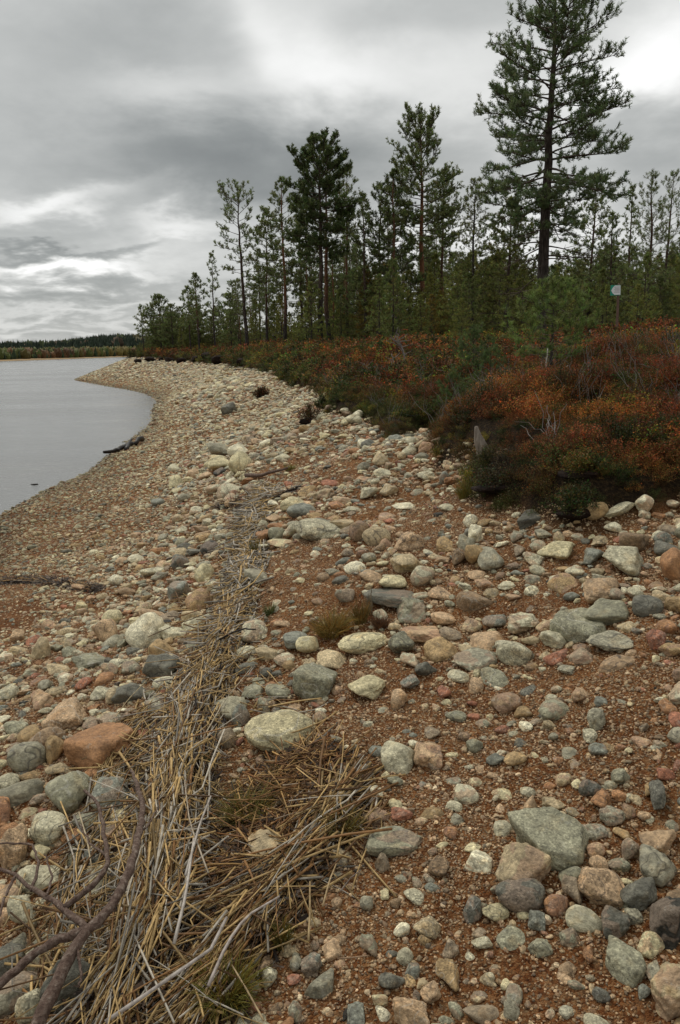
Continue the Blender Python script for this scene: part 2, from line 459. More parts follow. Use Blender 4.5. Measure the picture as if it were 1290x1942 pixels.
def make_bark():
    m, t, bs = new_mat('pine_bark')
    ob = t.n('ShaderNodeTexCoord').outputs['Object']
    sz = t.n('ShaderNodeSeparateXYZ'); t.links.new(ob, sz.inputs[0])
    orange = t.attr('orange', 'INSTANCER', 'Fac')
    k = t.math('MULTIPLY', t.ramp(t.math('MULTIPLY', t.math('ADD', sz.outputs[2], t.math('MULTIPLY', t.noise(ob, .9, 3), 2.0)), .1), [(.25, 0.0), (.55, 1.0)]), orange)
    mp = t.n('ShaderNodeMapping'); mp.inputs['Scale'].default_value = (9, 9, 2.2); t.links.new(ob, mp.inputs[0])
    plates = t.voro(mp.outputs[0], 2.2, 'Distance')
    low = t.ramp(plates, [(0, (.105, .092, .080)), (.5, (.052, .044, .037)), (1, (.015, .013, .011))])
    hi = t.ramp(plates, [(0, (.28, .135, .070)), (.6, (.18, .080, .040)), (1, (.07, .035, .018))])
    t.links.new(t.mix(k, low, hi), bs.inputs['Base Color'])
    bs.inputs['Roughness'].default_value = .9; bs.inputs['Specular IOR Level'].default_value = .15
    set_bump(t, bs, plates, .8, .04)
    return m
M_BARK = make_bark()

def simple_mat(name, stops, scale, rough=.8, bump=.3, stretch=(1, 1, 1), spec=.2, bdist=.01):
    m, t, bs = new_mat(name)
    ob = t.n('ShaderNodeTexCoord').outputs['Object']
    mp = t.n('ShaderNodeMapping'); mp.inputs['Scale'].default_value = stretch; t.links.new(ob, mp.inputs[0])
    n = t.noise(mp.outputs[0], scale, 5, .65)
    t.links.new(t.ramp(n, stops), bs.inputs['Base Color'])
    bs.inputs['Roughness'].default_value = rough; bs.inputs['Specular IOR Level'].default_value = spec
    set_bump(t, bs, n, bump, bdist)
    return m
M_BRANCH = simple_mat('weathered_branch', [(.3, (.055, .032, .024)), (.5, (.125, .082, .062)), (.62, (.19, .14, .11)), (.75, (.30, .25, .21))], 70, stretch=(1, 1, 1), bump=1.0, bdist=.012)
M_LIMB = simple_mat('limb_bark', [(.3, (.055, .042, .033)), (.7, (.12, .085, .062))], 8)
M_TWIG = simple_mat('grey_twig', [(.3, (.10, .085, .075)), (.7, (.27, .24, .22))], 12)
M_PEAT = simple_mat('peat', [(.3, (.006, .004, .003)), (.6, (.022, .012, .008)), (.8, (.05, .026, .014))], 12, rough=.95, bump=1.0, bdist=.05)
M_WETWOOD = simple_mat('wet_dark_wood', [(.3, (.006, .005, .004)), (.7, (.03, .022, .016))], 9, rough=.45, bump=.6)
M_GREYWOOD = simple_mat('silver_grey_wood', [(.3, (.10, .08, .06)), (.6, (.25, .21, .17)), (.8, (.36, .32, .27))], 18, stretch=(3, 3, .5), bump=.7)
M_BIRCH = simple_mat('birch_bark', [(.35, (.10, .09, .06)), (.5, (.32, .30, .24)), (.8, (.55, .53, .46))], 22, stretch=(1, 1, 2.5))

def make_straw_mat():
    m, t, bs = new_mat('reed_straw')
    c = t.attr('lv', out='Color')
    pos = t.n('ShaderNodeNewGeometry').outputs['Position']
    n = t.noise(pos, 38, 4, .7)
    col = t.mix(1.0, c, t.ramp(n, [(.3, (.50, .46, .42)), (.6, (1.1, 1.08, 1.05))]), 'MULTIPLY')
    t.links.new(col, bs.inputs['Base Color'])
    bs.inputs['Roughness'].default_value = .6; bs.inputs['Specular IOR Level'].default_value = .3
    return m
M_STRAW = make_straw_mat()

def make_water_mat():
    m, t, bs = new_mat('lake_water')
    pos = t.n('ShaderNodeNewGeometry').outputs['Position']
    bs.inputs['Base Color'].default_value = (.19, .192, .19, 1)
    bs.inputs['IOR'].default_value = 1.33
    streak = t.n('ShaderNodeMapping'); streak.inputs['Scale'].default_value = (.35, 1.0, 1.0); t.links.new(pos, streak.inputs[0])
    calm = t.noise(streak.outputs[0], .12, 3, .5, .5)
    t.sock(bs.inputs['Roughness'], t.ramp(calm, [(.40, .12), (.60, .28)]))
    rp = t.n('ShaderNodeMapping'); rp.inputs['Scale'].default_value = (.55, 1.3, 1.0); t.links.new(pos, rp.inputs[0])
    w1 = t.noise(rp.outputs[0], 9.0, 4, .6, .3)
    w2 = t.noise(rp.outputs[0], 1.6, 3, .5, .3)
    hh = t.math('ADD', t.math('MULTIPLY', w1, .045), t.math('MULTIPLY', w2, .11))
    b = t.n('ShaderNodeBump'); b.inputs['Distance'].default_value = .5
    t.sock(b.inputs['Strength'], t.ramp(calm, [(.38, .35), (.62, 1.0)])); t.sock(b.inputs['Height'], hh)
    t.links.new(b.outputs[0], bs.inputs['Normal'])
    return m
M_WATER = make_water_mat()

# ------------------------------------------------------------------ ground sheet
rr = np.concatenate([[0.25], np.geomspace(0.5, 12, 330), np.geomspace(12.2, 160, 230), np.geomspace(170, 3500, 22)])
fa = np.radians(np.linspace(-34, 34, 420)); sa_ = np.radians(np.linspace(34, 326, 150))[1:-1]
aa = np.concatenate([fa, sa_])
RR, AA = np.meshgrid(rr, aa, indexing='ij')
GX = RR * np.sin(AA); GY = RR * np.cos(AA)
sdg = sdist(GX, GY)
GZ = H(GX, GY, sdg)
nr, na = RR.shape
vidx = np.arange(nr * na).reshape(nr, na)
q = np.stack([vidx[:-1], np.roll(vidx, -1, 1)[:-1], np.roll(vidx, -1, 1)[1:], vidx[1:]], -1).reshape(-1, 4)
gv = np.stack([GX, GY, GZ], -1).reshape(-1, 3)
gv = np.vstack([gv, [[0, 0, Hs(0, 0)]]])
ctr = len(gv) - 1
cap_ = np.stack([np.full(na, ctr), np.roll(vidx[0], -1), vidx[0]], -1)
vegm = sstep(-.10, .10, sdg + fbm(GX * 6, GY * 6, 31, 3) * .25).ravel()
wetm = (1 - sstep(.02, .16, GZ)).ravel()
me = mk_mesh('ground', gv, [q, cap_], M_GROUND, True, {'veg': ('FLOAT', 'POINT', np.append(vegm, 0)), 'wet': ('FLOAT', 'POINT', np.append(wetm, 0))})
tag(link('ground', me), kind='structure')
print('ground', time.time() - T0)

# ------------------------------------------------------------------ lake
bm = bmesh.new()
for v in [(-4000, -300, 0), (60, -300, 0), (60, 4000, 0), (-4000, 4000, 0)]: bm.verts.new(v)
bm.faces.new(bm.verts)
me = bpy.data.meshes.new('lake_water'); bm.to_mesh(me); bm.free(); me.materials.append(M_WATER)
tag(link('lake_water', me), kind='structure')
# ------------------------------------------------------------------ stone shapes
def ico(sub):
    b = bmesh.new(); bmesh.ops.create_icosphere(b, subdivisions=sub, radius=1)
    v = np.array([x.co[:] for x in b.verts]); f = np.array([[y.index for y in x.verts] for x in b.faces]); b.free()
    return v / np.linalg.norm(v, axis=1, keepdims=True), f
ICO = {s: ico(s) for s in (1, 2, 3, 4, 5)}
def stone_verts(seed, kind, sub):
    r = np.random.default_rng(seed); d, f = ICO[sub]
    k, p, lo = {'round': (22, 7, .86), 'oval': (16, 5, .90), 'ang': (13, 22, .72), 'semi': (15, 13, .76), 'slab': (15, 16, .74)}[kind]
    n = r.normal(size=(k, 3)); n /= np.linalg.norm(n, axis=1, keepdims=True)
    h = r.uniform(lo, 1.0, k)
    if kind == 'slab':
        n[0] = (0.08, 0.05, 1); n[1] = (0, 0, -1); n[0] /= np.linalg.norm(n[0]); h[0] = .55; h[1] = .6; n[2:, 2] *= .5
        n /= np.linalg.norm(n, axis=1, keepdims=True)
    s = np.maximum(0, d @ n.T / h) ** p
    rad = s.sum(1) ** (-1 / p)
    rad = np.clip(rad, .3, 1.5)
    w_ = np.zeros(len(d))
    for i in range(7):
        kv = r.normal(size=3) * (1.6 + i * .9); w_ += np.sin(d @ kv + r.uniform(0, 6.28)) * (.035 / (1 + i * .35))
    if sub >= 4:
        for i in range(22):
            kv = r.normal(size=3) * (7 + i * .8); w_ += np.sin(d @ kv + r.uniform(0, 6.28)) * .0045
    v = d * (rad * (1 + w_ * (1.3 if kind in ('ang', 'semi') else .9)))[:, None]
    v -= (v.max(0) + v.min(0)) / 2
    v /= np.abs(v).max(0)
    return v, f
_sm = {}
def stone_mesh(kind, i, sub):
    key = (kind, i, sub)
    if key not in _sm:
        v, f = stone_verts(hash((len(kind), ord(kind[0]), i)) % 100000, kind, sub)
        _sm[key] = mk_mesh('stone', v, f, M_STONE, True)
    return _sm[key]

PAL = {  # dry stone colours
    'white': (.60, .585, .53), 'pale': (.43, .42, .365), 'yellow': (.50, .46, .335), 'beige': (.40, .325, .235), 'tan': (.34, .235, .13), 'orange': (.34, .17, .085),
    'pink': (.42, .29, .205), 'red': (.30, .115, .075), 'brown': (.235, .16, .11), 'grey': (.27, .265, .24), 'green': (.245, .25, .215), 'blue': (.19, .21, .22),
    'dark': (.13, .133, .135), 'black': (.035, .035, .036), 'purple': (.27, .215, .18)}
for _k, _c in PAL.items():      # ease the hues towards the warm grey of the whole beach
    _c = np.array(_c); _m = _c.mean(); PAL[_k] = tuple((_c * .80 + _m * .20) * np.array([1.13, 1.055, .80]))
CNAME = {'white': 'whitish', 'pale': 'pale grey', 'yellow': 'pale cream', 'beige': 'beige', 'tan': 'tan', 'orange': 'rusty orange', 'pink': 'pinkish', 'red': 'brick red', 'brown': 'brown',
         'grey': 'grey', 'green': 'greenish grey', 'blue': 'blue-grey', 'dark': 'dark grey', 'black': 'blackish', 'purple': 'purplish grey'}
SNAME = {'round': 'rounded', 'oval': 'smooth oval', 'ang': 'angular', 'semi': 'blunt-edged', 'slab': 'flat'}
LM = [  # landmarks used to say where a stone lies: name, photo pixel
    ('the big white speckled boulder', 281, 1205), ('the large domed cream boulder', 540, 1386), ('the rust-orange boulder', 182, 1412),
    ('the big tilted slab', 1052, 1592), ('the smooth dark oval stone', 986, 1701), ('the smooth upright grey cobble', 931, 1055),
    ('the wide sunken slab', 1120, 1178), ('the flat notched stone', 748, 1597), ('the pale elongated boulder', 605, 1010),
    ('the fork of the dead branch', 160, 1770), ('the blackish rock', 1265, 1754), ('the stone in the heather', 1222, 958),
    ('the long dark flat stone', 745, 1128), ('the black log at the water', 240, 855), ('the tall dry grass stalks', 460, 905),
    ('the round pale stone above the pebbles', 755, 1438), ('the striped greenish brown rock', 1180, 1822), ('the yellow grass tuft on the gravel', 640, 1195),
    ('the small dark gully in the heath', 735, 838), ('the grey stump under the heather', 910, 850), ('the far cobble point', 200, 715), ('the broken-cornered flat stone', 594, 1295),
    ('the beige-brown upright stone', 849, 1845), ('the large pinkish angular stone', 1142, 1687), ('the lowest grass tuft', 430, 1880)]

# px, py, width, height, tilt in the picture, colour, shape, own description
HS = [
 (281,1205,82,66,0,'white','round','big white speckled boulder standing proud of the cobbles left of the reeds'),
 (310,1234,44,34,20,'tan','oval','tan egg-shaped cobble leaning on the right foot of the big white boulder'),
 (200,1204,47,45,0,'pink','ang',0),(78,1235,35,38,0,'beige','ang',0),(170,1255,60,30,10,'green','semi',0),
 (124,1360,84,56,0,'pink','ang','large pinkish angular block up the beach from the rust-orange boulder'),
 (185,1412,126,84,8,'orange','slab','largest rust-orange boulder, half buried beside the left edge of the reeds'),
 (54,1436,70,58,0,'grey','round','fat round grey boulder near the left frame edge beside the rust-orange boulder'),
 (106,1428,38,46,0,'tan','semi',0),(308,1270,58,46,15,'dark','ang','dark slate-coloured block touching the reeds below the tan egg-shaped cobble'),
 (246,1320,52,40,20,'dark','ang',0),(213,1172,37,25,5,'yellow','oval',0),(221,1103,26,20,0,'white','round',0),(342,1070,33,27,0,'dark','semi',0),
 (398,1042,34,22,15,'black','oval','shiny blackish oval cobble beside the top of the reed line'),(290,1085,38,17,18,'pale','oval',0),(257,1060,28,15,5,'white','oval',0),
 (388,1090,38,32,0,'yellow','round','cream rounded cobble just left of the upper reeds'),
 (378,1143,52,42,0,'tan','round','tan domed boulder tucked under the upper reeds'),
 (340,1123,44,32,0,'blue','slab',0),(250,1268,36,24,0,'grey','oval',0),(132,1238,30,20,12,'green','oval',0),(212,1366,42,26,5,'grey','semi',0),(55,1397,42,32,10,'tan','oval',0),
 (32,1380,38,25,8,'green','oval',0),(175,1375,36,22,5,'purple','semi',0),(125,1287,30,20,0,'white','semi',0),(192,1317,45,26,15,'pale','oval',0),(88,1300,30,22,0,'grey','semi',0),
 (540,1386,150,68,3,'yellow','round','largest domed cream boulder in the middle of the foreground, right of the reeds'),
 (594,1295,88,60,8,'green','slab','flat grey stone with a broken corner lying above the large domed cream boulder'),
 (583,1225,44,34,0,'yellow','round','rounded cream cobble beside the yellow grass tuft'),(562,1213,50,28,5,'blue','oval',0),(528,1315,50,32,0,'green','oval',0),(480,1314,44,27,5,'green','slab',0),
 (456,1360,36,38,0,'blue','round','blue-grey cobble with a white fleck at the right edge of the reeds'),(502,1348,25,32,0,'green','semi',0),(432,1405,36,38,0,'purple','round',0),(540,1250,40,20,5,'pale','oval',0),
 (470,1235,40,26,15,'pale','oval',0),(505,1275,26,18,0,'dark','oval',0),
 (605,1010,80,42,6,'pale','round','pale elongated boulder lying on the gravel to the right of the first reeds'),
 (552,1008,32,26,0,'pale','round',0),(525,1015,34,24,0,'green','round',0),(538,1030,52,18,8,'yellow','oval',0),(572,972,52,22,8,'blue','slab',0),(562,957,50,24,12,'yellow','oval',0),
 (525,1000,36,16,0,'orange','semi',0),(498,1003,22,24,30,'pale','oval',0),(650,995,46,18,-6,'beige','slab',0),(520,985,30,14,0,'pink','semi',0),
 (432,779,30,20,10,'dark','semi','dark grey block alone among the pale cobbles of the far slope'),(418,884,46,27,15,'yellow','semi',0),(457,882,46,36,0,'yellow','round','cream boulder at the dry grass clump on the cobble ridge'),
 (418,860,42,27,20,'grey','semi',0),(456,856,40,19,12,'white','oval',0),(418,898,26,15,0,'black','semi',0),(335,917,32,22,10,'yellow','oval',0),(437,932,50,24,15,'pale','oval',0),
 (505,844,28,15,5,'white','oval',0),(405,930,30,16,0,'pale','oval',0),(370,900,28,16,0,'pink','oval',0),(476,930,30,18,20,'grey','oval',0),(350,945,26,14,0,'grey','oval',0),(540,868,26,12,5,'pale','oval',0),
 (390,905,26,14,10,'pink','semi',0),(465,905,24,12,-8,'yellow','oval',0),(330,890,24,14,0,'pale','oval',0),(372,972,28,18,15,'white','semi',0),(300,955,26,14,0,'blue','oval',0),(340,985,26,16,0,'beige','semi',0),
 (931,1056,48,54,65,'grey','oval','smooth upright grey cobble at the head of the boulder heap'),(1124,1050,34,48,85,'blue','semi','upright blue-grey block between the pale boulders on the right'),
 (1058,1048,62,34,12,'yellow','semi','long cream boulder lying between the two upright cobbles'),(1193,1068,80,48,10,'pale','ang','pale heart-shaped angular boulder near the right edge'),
 (1277,1082,52,58,0,'orange','round','orange-brown boulder cut by the right edge of the picture'),(1137,1122,62,42,0,'pink','round','pink and cream rounded boulder below the upright blue-grey block'),
 (1228,1154,46,34,-20,'dark','oval',0),(1205,1127,30,20,0,'pale','oval',0),(1095,1184,100,50,0,'green','slab','wide greenish grey slab half sunk in the gravel at the right'),
 (1155,1166,74,40,-10,'green','slab','greenish grey slab overlapping the wide sunken slab'),(1160,1216,84,36,-4,'grey','semi','grey curved stone lying in front of the wide greenish slab'),
 (1243,1216,36,32,0,'red','ang',0),(1050,1212,50,32,5,'pale','semi',0),(990,1182,62,34,5,'pale','ang',0),(938,1178,46,26,0,'blue','round',0),(978,1241,56,42,40,'pale','oval','pale grey oblong cobble tilted up to the right'),
 (902,1252,82,36,0,'grey','slab','wide flat grey stone in the middle of the right-hand gravel'),(800,1200,82,32,-4,'pink','slab',0),(761,1228,50,42,0,'green','ang',0),(777,1256,36,26,0,'pale','semi',0),(805,1270,40,30,-10,'dark','semi',0),
 (778,1295,38,26,0,'blue','semi',0),(697,1305,70,42,5,'yellow','semi',0),(757,1331,32,34,0,'pink','round',0),(960,1330,56,36,0,'brown','round','brownish domed cobble with pink top, alone on the brown gravel'),
 (1048,1348,58,36,-25,'green','oval','olive-grey wedge-shaped cobble pointing up left on the brown gravel'),(1100,1315,32,38,-50,'pink','semi',0),(1130,1365,34,36,0,'grey','semi',0),(842,1314,28,20,0,'red','ang','small brick red cube-like stone on the gravel'),
 (867,1356,40,22,-10,'green','oval',0),(997,1378,26,20,0,'white','ang',0),(755,1438,66,56,0,'pale','round','round pale grey boulder above the pebbles, cream stained'),(812,1432,54,42,0,'pink','semi',0),
 (900,1415,32,26,0,'green','semi',0),(977,1437,42,30,0,'tan','round',0),(1135,1420,42,22,-25,'blue','oval',0),(745,1130,90,34,18,'dark','slab','long dark flat stone leaning against pale cobbles in the middle'),
 (778,1155,62,38,10,'green','ang',0),(802,1095,46,34,0,'pale','round',0),(748,1105,52,26,-8,'yellow','oval',0),(770,1070,60,34,0,'beige','semi',0),(835,1125,46,20,8,'pink','oval',0),(842,1172,46,22,12,'pink','oval',0),
 (885,1040,32,36,0,'grey','semi',0),(902,1018,28,32,0,'white','ang',0),(872,1060,30,28,0,'brown','semi',0),(904,1060,40,38,40,'tan','semi',0),(715,1020,46,34,30,'beige','round',0),(682,1014,36,34,40,'brown','oval',0),
 (780,1030,56,36,10,'pink','semi',0),(768,960,40,14,8,'white','oval',0),(892,990,28,22,0,'white','round',0),(1262,1042,42,22,0,'dark','oval',0),(1256,1024,30,24,10,'blue','oval',0),(985,1044,20,28,80,'purple','semi',0),
 (1060,1022,22,20,0,'beige','round',0),(1162,1000,32,17,0,'white','oval',0),(1202,1030,54,32,12,'brown','slab',0),(1222,958,34,28,0,'white','round','domed white and pink stone lying alone in the heather at the right'),
 (1222,977,22,14,0,'pale','semi',0),(685,1218,104,36,12,'yellow','oval','long cream arched stone right of the yellow grass tuft'),(655,1130,30,22,40,'grey','oval',0),(1020,1035,30,18,0,'pale','oval',0),
 (980,1020,26,16,0,'grey','semi',0),(1090,1085,36,20,0,'pale','oval',0),(1010,1060,40,22,20,'pale','semi',0),(1170,1130,30,20,0,'grey','oval',0),(960,1110,34,16,0,'pale','semi',0),(905,1090,36,16,0,'pink','oval',0),
 (1052,1592,142,84,18,'green','slab','big tilted greenish grey slab, largest stone at the lower right'),(985,1647,88,78,-25,'beige','ang','cream and pink angular stone leaning on the big greenish grey slab'),
 (986,1701,88,60,-8,'dark','oval','smooth dark grey oval stone under the cream and pink angular one'),(1055,1716,46,38,0,'orange','round',0),(1085,1695,38,44,0,'purple','semi',0),(1085,1660,54,34,20,'green','oval',0),
 (1142,1687,92,68,-18,'pink','ang','large pinkish angular stone at the lower right'),(1242,1644,70,58,-8,'grey','round','round speckled blue-white stone at the right of the pinkish angular block'),(1245,1592,64,52,0,'pink','ang',0),
 (1210,1700,60,52,-10,'dark','ang',0),(1165,1752,54,48,-15,'dark','semi',0),(1202,1737,36,24,0,'grey','oval',0),(1265,1754,66,74,0,'black','ang','blackish rock at the right edge low in the picture'),
 (1180,1822,92,60,-22,'green','slab','striped greenish brown rock at the lower right corner'),(1232,1792,42,40,-20,'yellow','oval',0),(1272,1887,70,84,-20,'beige','semi','large brown-beige rock cut by the lower right corner'),
 (1025,1798,46,30,0,'green','semi',0),(897,1727,36,40,0,'dark','ang',0),(940,1732,50,32,0,'yellow','semi',0),(762,1762,32,30,0,'white','round',0),(810,1764,54,34,0,'beige','semi',0),(768,1812,32,28,0,'pale','round',0),
 (849,1847,46,56,60,'tan','semi','beige-brown upright stone low in the middle of the gravel'),(742,1862,52,32,-8,'dark','semi',0),(817,1886,40,38,0,'pink','semi',0),(780,1922,68,48,0,'pink','ang',0),(675,1924,34,42,60,'blue','semi',0),
 (975,1887,32,38,60,'grey','oval',0),(972,1917,34,28,0,'grey','round',0),(1140,1887,34,26,0,'dark','round',0),(1222,1883,24,24,0,'blue','semi',0),(1115,1807,20,32,70,'orange','oval','small bright orange pebble standing on end left of the striped rock'),
 (748,1597,108,44,0,'green','slab','flat notched greenish grey stone alone on brown gravel right of the reeds'),(833,1647,40,36,30,'brown','semi',0),(725,1638,28,32,0,'purple','semi',0),(695,1714,26,28,0,'grey','round',0),
 (885,1508,46,28,-45,'pale','oval','pale finger-shaped cobble tilted down to the right'),(762,1545,42,22,0,'red','oval',0),(1140,1522,38,34,0,'orange','semi',0),(1162,1545,48,30,-15,'grey','semi',0),(1246,1504,32,54,80,'dark','ang',0),
 (1177,1475,36,34,0,'green','semi',0),(1067,1478,30,20,-10,'beige','oval',0),(1006,1536,28,36,0,'pink','semi',0),(1002,1502,30,20,0,'pale','oval',0),(1130,1612,34,30,0,'pink','round',0),(1175,1638,42,30,-10,'green','round',0),
 (1135,1637,36,26,0,'pink','oval',0),(1195,1615,34,36,0,'purple','semi',0),(700,1797,34,36,0,'green','semi',0),(855,1800,32,30,0,'purple','semi',0),(915,1790,42,22,-5,'pale','semi',0),(1080,1777,38,30,0,'green','semi',0),
 (1018,1747,32,32,0,'blue','semi',0),(1238,1840,28,38,-60,'grey','semi',0),(750,1482,30,18,0,'green','oval',0),(855,1580,26,20,0,'orange','round',0),(820,1390,30,20,0,'purple','oval',0),
 (132,1507,82,70,0,'green','round','fat greenish grey boulder left of the reeds, half in shade'),(210,1510,72,62,0,'blue','round','blue-grey boulder touching the left edge of the reeds beside the fat greenish one'),
 (94,1574,68,60,0,'pale','round','light blue-grey round boulder at the left edge below the fat greenish one'),(242,1547,62,42,0,'yellow','semi',0),(232,1587,66,42,10,'purple','semi',0),(18,1485,40,30,0,'pale','oval',0),
 (25,1614,64,70,0,'pink','ang','pinkish orange angular block at the left frame edge'),(4,1547,34,46,0,'orange','round',0),(75,1664,80,54,0,'pale','round',0),(45,1742,50,60,0,'pale','semi',0),(115,1702,42,34,0,'grey','semi',0),
 (20,1822,62,56,0,'dark','round','dark blue-grey round boulder at the left frame edge under the branch'),(132,1880,92,104,30,'dark','semi','big dark blue-grey boulder under the lower end of the dead branch'),(58,1915,52,60,0,'pale','round',0),
 (247,1805,58,80,60,'yellow','round','pale boulder showing through the lower reeds'),(590,1830,44,40,20,'blue','ang',0),(562,1822,24,34,80,'grey','semi',0),(512,1855,30,32,0,'pale','semi',0),(112,1462,46,24,12,'beige','semi',0),
 (165,1560,52,36,0,'green','round',0),(205,1702,36,30,0,'brown','semi',0),(560,1925,26,34,0,'grey','round',0),(20,1700,44,34,0,'beige','semi',0),(175,1655,40,26,0,'grey','semi',0),
 (700,1060,28,18,0,'grey','oval',0),(848,962,30,12,0,'pale','oval',0),(735,980,34,14,0,'pink','oval',0),(700,935,34,20,0,'pale','semi',0),(738,930,36,20,0,'beige','semi',0),(722,873,32,22,0,'beige','round',0),
 (775,858,28,20,-25,'pale','oval',0),(762,868,18,14,0,'beige','round',0),(782,838,26,14,0,'pale','round',0),(800,845,30,22,0,'beige','round',0),(845,908,22,20,0,'blue','semi',0),(806,902,34,14,8,'pale','semi',0),
 (680,788,22,14,0,'white','round','white stone on the crest of the gravel spur left of the gully'),(668,797,36,16,0,'pale','oval',0),(708,822,14,18,80,'white','oval',0)]

heroes = []     # x, y, radius
hx, hy, ht = hit([h[0] for h in HS], [h[1] + .18 * h[3] for h in HS])
used_labels = {}
AUTO_G = 'stones scattered on the gravel and cobble beach'
def where(px, py):
    best = sorted(LM, key=lambda l: math.hypot((l[1] - px), (l[2] - py) * 1.3))
    return best
def auto_label(px, py, wpx, dwid, colr, shape, elong):
    siz = 'large' if dwid > .16 else 'medium' if dwid > .085 else 'small'
    out = None
    for nm, lx, ly in where(px, py)[:4]:
        ddx, ddy = px - lx, py - ly
        dist = math.hypot(ddx, ddy)
        if dist < 24: continue
        horiz = 'right' if ddx > 0 else 'left'; vert = 'below' if ddy > 0 else 'above'
        if abs(ddx) > 2.2 * abs(ddy): rel = f'to the {horiz} of'
        elif abs(ddy) > 2.2 * abs(ddx): rel = f'{vert}'
        else: rel = f'{vert} {horiz} of'
        far = 'just ' if dist < 75 else 'well ' if dist > 170 else ''
        eln = 'elongated ' if elong > 1.8 and shape != 'oval' else ''
        for extra in ('',):
            lab = f'{siz} {CNAME[colr]} {eln}{SNAME[shape]} stone {far}{rel} {nm}'
            if len(lab.split()) > 16: lab = lab.replace('elongated ', '').replace('just ', '').replace('well ', '')
            if lab not in used_labels:
                used_labels[lab] = 1; return lab
    return lab
def place_stone(px, py, wpx, hpx, tilt, colr, shape, lab, x, y, depth, i, group):
    hd = math.hypot(x, y); th = math.atan2(CAMZ - Hs(x, y), hd)
    Wd = 1.02 * wpx * depth / FPX; hw = 1.02 * hpx * depth / FPX
    if tilt > 45 or tilt < -45:       # standing / end-on stones: height is the long side
        tilt_r = 0
        Z = max(.50 * hw, .45 * Wd); D = min(math.sqrt(max(hw ** 2 - (Z * math.cos(th)) ** 2, .1 * hw * hw)) / max(math.sin(th), .2), 1.3 * hw + .4 * Wd)
    else:
        tilt_r = math.radians(tilt)
        fz = .62 if shape != 'slab' else .45
        Z = fz * hw / math.cos(th); D = math.sqrt(max(hw ** 2 - (Z * math.cos(th)) ** 2, .02)) if False else math.sqrt(max(hw ** 2 * (1 - fz ** 2), 1e-6)) / max(math.sin(th), .12)
        if D > 1.25 * Wd:
            D = 1.25 * Wd; Z = math.sqrt(max(hw ** 2 - (D * math.sin(th)) ** 2, .15 * hw * hw)) / math.cos(th)
    r = np.random.default_rng(9000 + i)
    Zf = Z * 1.35                      # part of it is below ground
    azv = math.atan2(x, y)
    yaw = -azv + math.atan2(math.sin(tilt_r) / max(math.sin(th), .35), math.cos(tilt_r))
    gz = Hs(x, y)
    sub = 5 if wpx > 58 else 4 if wpx > 26 else 3
    seed_i = i if wpx > 58 else i % 9
    me_ = stone_mesh(shape, seed_i, sub)
    o = link('boulder' if Wd > .20 else 'stone', me_, loc=(x, y, gz + Zf * .5 - Zf * .31), rot=(r.normal() * .07, r.normal() * .07, yaw + (math.pi if r.random() < .5 else 0)), scale=(Wd / 2, D / 2, Zf / 2))
    c = np.array(PAL[colr]) * (1 + r.normal() * .05)
    o['tint'] = [float(v) for v in c]; o['rnd'] = float(r.random())
    heroes.append((x, y, max(Wd, D) / 2 * .92))
    if not lab: lab = auto_label(px, py, wpx, Wd, colr, shape, wpx / hpx)
    tag(o, lab, 'boulder' if Wd > .20 else 'stone', group)
    return o
for i, h in enumerate(HS):
    place_stone(*h[:7], h[7], float(hx[i]), float(hy[i]), float(ht[i]), i, AUTO_G)
print('heroes', len(HS), time.time() - T0)

# ------------------------------------------------------------------ instancing node tree for uncountable stuff
PROTO = {}
def proto_collection(name, meshes):
    c = bpy.data.collections.new(name)
    for i, me_ in enumerate(meshes):
        o = bpy.data.objects.new(f'{name}_{i:02d}', me_); c.objects.link(o)
    return c
def scatter(name, pos, rot, scl, idx, tint, rnd, coll, label=None, mat=None):
    me_ = bpy.data.meshes.new(name)
    me_.vertices.add(len(pos)); me_.vertices.foreach_set('co', np.asarray(pos, np.float32).ravel())
    for k, typ, arr, f in (('rot', 'FLOAT_VECTOR', rot, 'vector'), ('scl', 'FLOAT_VECTOR', scl, 'vector'), ('pick', 'INT', idx, 'value'), ('tint', 'FLOAT_VECTOR', tint, 'vector'), ('rnd', 'FLOAT', rnd, 'value')):
        a = me_.attributes.new(k, typ, 'POINT'); a.data.foreach_set(f, np.asarray(arr, np.int32 if typ == 'INT' else np.float32).ravel())
    o = link(name, me_)
    ng = bpy.data.node_groups.new(name + '_nodes', 'GeometryNodeTree')
    ng.interface.new_socket('Geometry', in_out='INPUT', socket_type='NodeSocketGeometry')
    ng.interface.new_socket('Geometry', in_out='OUTPUT', socket_type='NodeSocketGeometry')
    N, L = ng.nodes, ng.links
    gi = N.new('NodeGroupInput'); go = N.new('NodeGroupOutput')
    ci = N.new('GeometryNodeCollectionInfo'); ci.inputs['Collection'].default_value = coll; ci.inputs['Separate Children'].default_value = True; ci.inputs['Reset Children'].default_value = True
    iop = N.new('GeometryNodeInstanceOnPoints'); iop.inputs['Pick Instance'].default_value = True
    def na(nm, t):
        n = N.new('GeometryNodeInputNamedAttribute'); n.data_type = t; n.inputs['Name'].default_value = nm
        return n.outputs['Attribute']
    e2r = N.new('FunctionNodeEulerToRotation'); L.new(na('rot', 'FLOAT_VECTOR'), e2r.inputs[0])
    L.new(gi.outputs[0], iop.inputs['Points']); L.new(ci.outputs[0], iop.inputs['Instance'])
    L.new(na('pick', 'INT'), iop.inputs['Instance Index']); L.new(e2r.outputs[0], iop.inputs['Rotation']); L.new(na('scl', 'FLOAT_VECTOR'), iop.inputs['Scale'])
    L.new(iop.outputs[0], go.inputs[0])
    md = o.modifiers.new('instances', 'NODES'); md.node_group = ng
    tag(o, label, kind='stuff')
    return o

